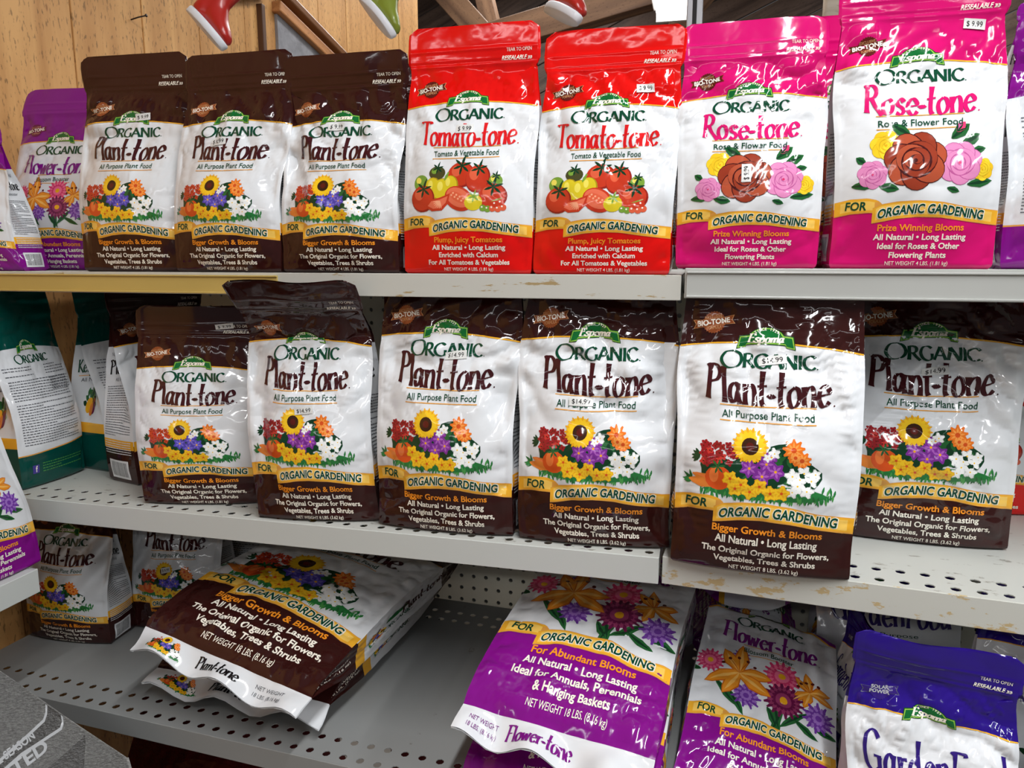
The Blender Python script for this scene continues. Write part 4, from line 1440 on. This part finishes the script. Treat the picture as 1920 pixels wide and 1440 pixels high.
# ------------------------------------------------------------------ shelving
ZT, ZM, ZB = 1.278, .943, .64
shelf('cream top shelf with a yellow price strip, carrying brown and red pouches', -1.13, -.021, .900, 1.335, ZT, .029, M_DECK, M_CREAM, rail=[(0, .585, M_YELLOW)])
shelf('grey top shelf with a smooth price channel, carrying the pink pouches', -.017, 1.10, .897, 1.335, ZT + .008, .034, M_DECK, M_RAIL, rail=[(0.002, 1.115, M_RAIL)])
shelf('white middle shelf with perforated deck under the red and brown pouches', -1.12, -.034, .866, 1.335, ZM, .033, M_DECK, M_WHITE, rows_front=(0, 1), rows_back=(2, 4))
shelf('middle shelf with tan chipped paint on its lip, under the biggest pouches', -.030, 1.10, .872, 1.335, ZM, .034, M_DECK, M_CHIP, head=-5.5, rows_front=(0, 1), rows_back=(2, 4))
shelf('grey bottom shelf with a bare deck between two stacks of big sacks', -1.135, .008, .846, 1.335, ZB, .03, M_GREYD, M_GREYD, head=-3.5, rows_front=(0, 1), rows_back=(1, 2), r=.0056)
shelf('lower shelf carrying the blue topped pouches', .03, 1.10, .80, 1.335, .612, .03, M_GREYD, M_GREYD, rows_front=(0, 1))
for (xa, lab) in ((-1.12, 'ivory pegboard back panel behind the bare grey bottom deck'), (-.012, 'ivory pegboard back panel behind the blue topped pouches')):
    w = 1.10
    rt = empty('pegboard', (xa, 1.352, .30), lab, 'pegboard', 'pegboard backs of the two bays')
    holed_sheet('perforated_sheet', w, .96, (lambda i, j, nx, ny: 8 < j < 38), .0042, (.0255, .0255), M_PEG, rt, thick=.004, upright=True)
    boxes('light_stop_sheet', [(0, w, .0225, .024, 0, .96, 0)], [M_GREYD], rt)  # added solid sheet, keeps stray light out of the peg holes
    boxes('backing_frame', [(0, w, .012, .022, 0, .04, 0), (0, w, .012, .022, .92, .96, 0), (0, .03, .012, .022, .04, .92, 0), (w - .03, w, .012, .022, .04, .92, 0)], [M_STEEL], rt)
for (xa, lab, h) in ((-1.145, 'steel shelf upright against the pine wall', 1.30), (-.027, 'grey slotted steel upright between the two shelf bays', 1.85), (1.11, 'steel shelf upright at the far end of the chipped shelf', 1.30)):
    rt = empty('shelf_upright', (xa, 1.395, 0), lab, 'upright', 'steel uprights of the shelving')
    boxes('upright_column', [(-.013, .013, -.012, .03, 0, h, 0)], [M_STEEL], rt, bevel=.002)
    boxes('slot_shade_strip', [(-.0035, .0035, -.0128, -.012, .2, h - .05, 0)], [M_SLOT_SHADE], rt)  # dark colour painted on for the shade inside the slots
    boxes('foot', [(-.02, .02, -.5, .05, 0, .05, 0)], [M_STEEL], rt, bevel=.004)
# ------------------------------------------------------------------ pouches on the top shelf
G4B = 'small brown topped plant food pouches'
G4T = 'red tomato food pouches'
G4R = 'pink rose food pouches'
GF = 'purple topped flower food pouches'
G8 = 'large brown topped plant food pouches'
GK = 'teal kelp pouches'
GG = 'blue topped garden food pouches'
GS = 'big plant food sacks'

W4, H4, T4 = .164, .312, .072
T9 = '$ 9.99'
bag('purple topped flower food pouch slumped against the wall beside the lily pouch', 'flower', (-1.045, .925, ZT), .11, .225, .05, head=2, seed=1, group=GF, roll=-.22, left=False)
bag('purple topped flower food pouch with orange lilies on the top shelf', 'flower', (-1.004, 1.015, ZT), W4, .296, T4, head=2, seed=2, group=GF, folds=((.84, 25),), left=False)
bag('brown pouch on the top shelf with a white sticker on its green crest', 'plant4', (-.790, .922, ZT), .162, .304, T4, head=3, seed=3, group=G4B, price=(8, 134, T9, .1), dents=((.62, .56, .1, .12, .006), (.1, .5, .12, .1, .006)), crumple=1.2)
bag('brown pouch on the top shelf leaning on the pouch with the stickered crest', 'plant4', (-.6265, .908, ZT), .162, .292, T4, head=0, seed=4, group=G4B, price=(-9, 112, T9, .15), roll=.03, dents=((.85, .55, .2, .06, .007), (.95, .42, .12, .1, .006)), crumple=1.2)
bag('brown pouch on the top shelf touching the red pouch, wrinkled on one side', 'plant4', (-.4585, .908, ZT), .166, .282, T4, head=0, seed=5, group=G4B, price=(-4, 125, T9, 0), dents=((.08, .5, .1, .09, .014), (.2, .43, .09, .05, .007)), crumple=1.4)
bag('dark brown header pouch half hidden behind the brown and red pouches', 'plant4', (-.405, 1.02, ZT), W4, .292, T4, head=0, seed=6, group=G4B, left=False)
bag('red tomato pouch with flat upright header and a price on its dark green lettering', 'tomato', (-.285, .908, ZT), .166, .304, T4, seed=7, group=G4T, price=(-2, 109, T9, 0), wav=.4, crumple=.8)
bag('red tomato pouch with a grey price sticker beside its green crest', 'tomato', (-.1175, .908, ZT), .164, .288, T4, seed=8, group=G4T, price=(25, 142, T9, 0), wav=1.4, roll=.03, dents=((.03, .56, .1, .12, .01),))
bag('pink rose pouch with a sticker stuck on its dark red rose', 'rose', (.049, .908, ZT + .008), .155, .282, T4, head=-1, seed=9, group=G4R, price=(-2, 70, T9, PI / 2), wav=.6, folds=((.85, 14),))
bag('pink rose pouch with a white price sticker below its resealable lettering', 'rose', (.2205, .906, ZT + .008), .162, .318, T4, head=-1, seed=10, group=G4R, price=(32, 152, T9, -.12), wav=.7, crumple=.8)
bag('pink pouch half hidden behind the two pink rose pouches', 'rose', (.165, 1.02, ZT + .008), W4, .308, T4, head=0, seed=11, group=G4R, left=False)
bag('flower food pouch showing its grey printed back, next to the pink pouch', 'flowerback', (.400, .925, ZT + .008), W4, .27, T4, head=-6, seed=12, group=GF)
bag('purple flower food pouch lying behind the grey printed pouch, holding up another', 'flower', (.47, 1.20, ZT + .008 + .14), W4, .30, .12, head=0, seed=14, group=GF, tilt=(82, 0))
bag('purple flower food pouch raised highest beside the tall pink pouch', 'flower', (.435, 1.04, ZT + .17), W4, .15, .05, head=0, seed=13, group=GF)

# ------------------------------------------------------------------ middle shelf
W8, H8, T8 = .190, .372, .088
bag('teal kelp pouch showing its printed back nearest the pine wall', 'kelpback', (-.997, .950, ZM), .118, .312, .082, head=88, seed=20, group=GK, folds=((.84, 10),), cat='kelp meal bag', name='kelp_meal_pouch', crumple=.7)
bag('teal kelp pouch turned to show the picture of greens on its side', 'kelpback', (-.934, 1.082, ZM), .15, .312, .082, head=80, seed=21, group=GK, folds=((.84, 10),), cat='kelp meal bag', name='kelp_meal_pouch', crumple=.7)
bag('brown plant food pouch turned sideways behind the small leaning pouch', 'plant4', (-.822, 1.034, ZM), W4, .322, T4, head=75, seed=22, group=G4B, left=True)
bag('brown plant food pouch in the dark with a price sticker on its header', 'plant4', (-.68, 1.13, ZM), W4, .318, T4, head=8, seed=23, group=G4B, price=(30, 176, '$ 9.99', 0))
bag('smallest brown pouch on the middle shelf, its header folded back', 'plant4', (-.690, .908, ZM), .174, .288, T4, head=14, roll=-.05, seed=24, group=G4B, price=(24, 168, T9, .1, 15, 5), folds=((.80, 26), (.87, -18)), crumple=.9)
bag('large brown pouch whose header bends forward over the shelf edge above', 'plant8', (-.494, .886, ZM), .170, .355, .08, head=9, seed=25, group=G8, price=(0, 82, '$14.99', .1, 15, 5), folds=((.71, -44),), roll=-.05, dents=((.14, .36, .06, .16, .006), (.1, .6, .12, .12, .008)), crumple=1.3)
bag('large brown pouch with a price printed across its green lettering, beside the bent header pouch', 'plant8', (-.313, .888, ZM), .186, H8, T8, head=0, seed=26, group=G8, price=(7, 117, '$14.99', .1, 15, 5), folds=((.84, 82),), dents=((.92, .47, .1, .07, .012), (.1, .58, .14, .1, .006)), crumple=1.3)
bag('large brown pouch dented at one shoulder with its price on the orange rule', 'plant8', (-.117, .890, ZM), .188, H8, T8, head=3, seed=27, group=G8, price=(-9, 92, '$14.99', 0, 15, 5), folds=((.84, 82),), dents=((.93, .54, .12, .12, .018), (.8, .44, .1, .05, .010), (.06, .42, .12, .1, .008)), crumple=1.6)
bag('largest brown pouch standing over the joint of the two chipped shelf lips', 'plant8', (.077, .852, ZM), .195, H8, T8, head=-3, seed=28, group=G8, price=(2, 121, '$14.99', .15, 15, 5), folds=((.1, 3), (.84, 80)), dents=((.05, .52, .1, .07, .014), (.95, .56, .1, .12, -.008)), crumple=1.5)
bag('large brown pouch set back by itself on the empty end of the chipped shelf', 'plant8', (.281, .995, ZM), .198, H8, T8, head=-3, seed=29, group=G8, price=(1, 110, '$14.99', .1, 15, 5), folds=((.84, 78),), dents=((.12, .6, .1, .14, .01),), crumple=1.9)
bag('red tomato pouch mostly hidden behind the set back brown pouch', 'tomato', (.385, 1.14, ZM), W4, .30, T4, head=0, seed=30, group=G4T)

# ------------------------------------------------------------------ bottom shelf
bag('small brown pouch in shade nearest the pine wall on the bottom shelf', 'plant4', (-1.038, .985, ZB), .160, .276, .062, head=3, seed=40, group=G4B, folds=((.80, 20),), dents=((.5, .55, .35, .1, -.004), (.95, .5, .12, .14, .012), (.02, .5, .1, .14, .012)))
bag('small brown pouch in shade with a sticker on its sunflower', 'plant4', (-.884, 1.068, ZB), .160, .290, T4, head=12, seed=41, group=G4B, price=(-7, 75, '$ 9.99', .2, 10, 6), folds=((.76, 35),), crumple=1.4)
bag('plant food pouch showing its grey printed back in the shade behind the big sacks', 'plantback', (-.835, 1.215, ZB), W4, .285, T4, head=4, seed=42, group=G4B)

SL = dict(pillow=True, cat='plant food sack', name='plant_food_sack', nu=64)
bag('lower brown and white sack of the pair lying flat on the grey deck', 'plant18', (-.632, .846, ZB + .052), .300, .48, .046, head=-4, puff=.3, folds=((0, -22), (.1, 22)), tilt=(90, 0), seed=50, group=GS, **SL)
bag('upper brown and white sack lying on another sack, with a wavy white end', 'plant18', (-.618, .798, ZB + .120), .290, .48, .052, head=-8, puff=.45, folds=((0, -26), (.1, 26)), tilt=(88, 9), seed=51, group=GS, **SL)
bag('purple sack under the purple lily sack, only its end showing', 'flower18', (-.142, .733, ZB + .062), .228, .48, .062, head=-4, puff=.35, folds=((0, -22), (.1, 22)), tilt=(90, 0), seed=52, group=GS, **SL)
bag('purple and white sack with orange lilies lying on top of another sack', 'flower18', (-.142, .728, ZB + .142), .228, .53, .064, head=-6, puff=.5, folds=((0, -25), (.1, 25)), tilt=(88, 4), seed=53, group=GS, **SL)
bag('purple and white lily sack lying between the lily stack and the blue topped pouch', 'flower18', (.084, .815, .668), .190, .375, .045, head=-5, puff=.45, folds=((.84, 50),), tilt=(74, 10), seed=54, group=GS, **SL)
bag('lower lily sack lying across the dark back of the blue pouch shelf', 'flower18', (.0, 1.245, .612 + .12), .16, .18, .10, puff=.3, head=-90, tilt=(90, 0), seed=55, group=GS, **SL)
bag('upper lily sack lying across in the dark above the narrow lily sack', 'flower18', (.0, 1.245, .612 + .236), .16, .18, .10, puff=.3, head=-90, tilt=(90, 0), seed=56, group=GS, **SL)

ZG = .612
GD = dict(cat='garden food bag', name='garden_food_pouch')
bag('blue topped garden pouch with a green crest, front of the bottom shelf', 'garden', (.264, .800, ZG), .163, .278, T4, slant=-.12, head=-2, seed=60, group=GG, wav=1.2, crumple=1.6, **GD)
bag('garden food pouch turned edge on, next to the front blue pouch', 'garden', (.218, .940, ZG), .09, .165, .05, head=-74, seed=61, group=GG, **GD)
bag('garden food pouch turned edge on, tucked behind the other turned pouch', 'garden', (.216, 1.045, ZG), .09, .20, .05, head=-74, seed=62, group=GG, **GD)
bag('large garden food pouch in the dark with tall lettering under the chipped shelf', 'garden', (.315, 1.22, ZG), .21, .232, .09, head=0, seed=63, group=GG, folds=((.8, 40),), **GD)
bag('blue topped garden pouch in the dark beside the front blue pouch', 'garden', (.455, .99, ZG), .17, .285, T4, head=-8, seed=64, group=GG, **GD)
bag('garden food pouch showing a grey side beyond the front blue pouch', 'garden', (.405, .83, ZG), .12, .21, .06, head=-70, seed=65, group=GG, **GD)

# ------------------------------------------------------------------ side shelf, grey seed sack, red sack
rt = empty('wall_shelf', (-1.16, .2, .867), 'white shelf end jutting from the pine wall under a purple pouch', 'shelf')
boxes('deck', [(0, .272, 0, .598, -.006, 0, 0)], [M_WHITE], rt)
boxes('front_lip', [(.270, .274, 0, .600, -.034, .0005, 0)], [M_WHITE], rt, bevel=.001)
boxes('end_flange', [(.0, .270, .597, .600, -.034, 0, 0)], [M_WHITE], rt)
boxes('bracket', [(0, .2, .1, .106, -.10, -.006, 0)], [M_STEEL], rt)
boxes('bracket', [(0, .2, .5, .506, -.10, -.006, 0)], [M_STEEL], rt)
bag('purple flower food pouch standing on the white shelf end, facing sideways', 'flower', (-.908, .735, .867), .17, .312, T4, head=84, lean=.22, seed=70, group=GF)
bag('grey woven print seed sack with slanted white lettering in front of the shelves', 'seed', (-.865, .62, 0), .36, .76, .14, slant=-.8, head=14, seed=80, cat='seed bag', name='seed_sack', roll=0.0, folds=((.86, 24),), crumple=1.5, taper=(.4, .99))
bag('dark red sack standing under the grey bottom shelf', 'redsack', (-.80, 1.02, 0), .42, .52, .14, head=-3, seed=81, cat='sack', name='red_sack', taper=(.5, 1.0))
bag('narrower dark red sack deeper under the bottom shelf, below the lily stack', 'redsack', (-.40, 1.10, 0), .22, .50, .14, head=4, seed=82, cat='sack', name='red_sack', taper=(.5, 1.0))

# ------------------------------------------------------------------ little rubber boots hung overhead
def boot(label, pos, L, col, rotm, cord_to):
    rt = empty('rubber_boot', pos, label, 'boot', 'rubber boots hung overhead')
    m = mat('boot_rubber_%s' % col[0], col[1], rough=.28, bump=.1, bscale=25)
    sole_m = mat('boot_sole_rubber', (214, 216, 220), rough=.5)
    # sole outline, toe towards +x
    N, V, F = 40, [], []
    def outline(g):
        P = []
        for i in range(N):
            t = 2 * PI * i / N
            x = math.cos(t)
            w = .19 + .035 * x - .025 * math.cos(2 * t + .4)
            P.append((.17 + (.52 + g) * x, (w + g) * math.sin(t) * (1.0)))
        return P
    lev = [(0, -.015), (.015, 0), (.10, .012), (.13, .0)]
    for z, g in lev:
        V += [(x * L, y * L, z * L) for x, y in outline(g)]
    for j in range(len(lev) - 1):
        for i in range(N):
            q = (i + 1) % N
            F.append((j * N + i, j * N + q, (j + 1) * N + q, (j + 1) * N + i))
    F += [tuple(range(N))[::-1], tuple((len(lev) - 1) * N + i for i in range(N))]
    build('sole', V, F, [sole_m], None, rt)
    # upper: rings swept from toe through the ankle up the shaft
    path = [((.665, .12), .01, .01), ((.65, .16), .08, .05), ((.58, .20), .15, .09), ((.46, .235), .185, .125), ((.30, .27), .19, .165), ((.14, .32), .175, .21),
            ((.0, .40), .165, .235), ((-.07, .56), .160, .20), ((-.09, .75), .158, .185), ((-.10, 1.0), .165, .185), ((-.10, 1.3), .175, .19), ((-.10, 1.62), .18, .195)]
    V, F, n = [], [], 20
    for i, ((x, z), ry, rz) in enumerate(path):
        a, b = path[max(0, i - 1)][0], path[min(len(path) - 1, i + 1)][0]
        d = Vector((b[0] - a[0], 0, b[1] - a[1])).normalized()
        u = Vector((-d.z, 0, d.x)) * -1
        for k in range(n):
            t = 2 * PI * k / n
            p = Vector((x, 0, z)) + Vector((0, 1, 0)) * ry * math.cos(t) + u * rz * math.sin(t)
            p.z = max(p.z, .115)
            V.append(p * L)
    for i in range(len(path) - 1):
        for k in range(n):
            q = (k + 1) % n
            F.append((i * n + k, i * n + q, (i + 1) * n + q, (i + 1) * n + k))
    F += [tuple(range(n))[::-1], tuple((len(path) - 1) * n + k for k in range(n))]
    # heel counter
    h0 = len(V)
    for i in range(9):
        for k in range(n):
            t, f = 2 * PI * k / n, PI * i / 8
            V.append(Vector((-.13 + .21 * math.sin(f) * math.cos(t), .175 * math.sin(f) * math.sin(t), max(.115, .27 - .27 * math.cos(f)))) * L)
    for i in range(8):
        for k in range(n):
            q = (k + 1) % n
            F.append((h0 + i * n + k, h0 + i * n + q, h0 + (i + 1) * n + q, h0 + (i + 1) * n + k))
    up = build('upper', V, F, [m], None, rt)
    rm = up.modifiers.new('remesh', 'REMESH')
    rm.mode, rm.voxel_size, rm.use_smooth_shade = 'VOXEL', .028 * L, True
    sm = up.modifiers.new('smooth', 'SMOOTH')
    sm.iterations = 6
    tube('seam', [Vector((-.10 + .19 * math.cos(t), .172 * math.sin(t), .62 + .05 * math.cos(t))) * L for t in np.linspace(0, 2 * PI, 26)], .006 * L, m, rt, n=6)
    rt.matrix_world = Matrix.Translation(pos) @ rotm
    top = rt.matrix_world @ (Vector((-.1, 0, 1.60)) * L)
    inv = rt.matrix_world.inverted()
    tube('hanging_cord', [inv @ top, inv @ Vector((top.x, top.y, cord_to))], .0015, M_NAIL, rt, n=6)
    return rt


def boot_frame(toe, up):
    x = Vector(toe).normalized()
    z = Vector(up)
    z = (z - x * z.dot(x)).normalized()
    yv = z.cross(x)
    m = Matrix((x, yv, z)).transposed().to_4x4()
    return m


camR, camU, camF = Vector((.970, .242, 0)), Vector((-.041, .163, .986)), Vector((-.238, .956, -.168))
d2 = lambda a, b, c: camR * a + camU * b + camF * c
boot('red boot with white sole hanging over the brown pouches', (-.714, 1.0, 1.629), .080, ('red', (168, 36, 28)), boot_frame(d2(.66, -.74, -.1), d2(.76, .62, .12)), 2.99)
boot('olive green boot with pale sole hanging in front of the slanted trim', (-.538, 1.2, 1.690), .085, ('green', (122, 134, 46)), boot_frame(d2(.62, -.76, -.1), d2(.74, .6, .12)), 2.99)
boot('red boot with white sole hanging over the red tomato pouches', (-.252, 1.3, 1.694), .10, ('red', (168, 36, 28)), boot_frame(d2(.45, -.5, -.7), d2(.5, .75, -.1)), 2.99)
boot('boot with a grey white sole hanging beside the whitewashed post', (.19, 1.6, 1.90), .10, ('white', (200, 196, 188)), boot_frame(d2(.5, -.3, -.6), d2(.3, .85, .2)), 2.99)
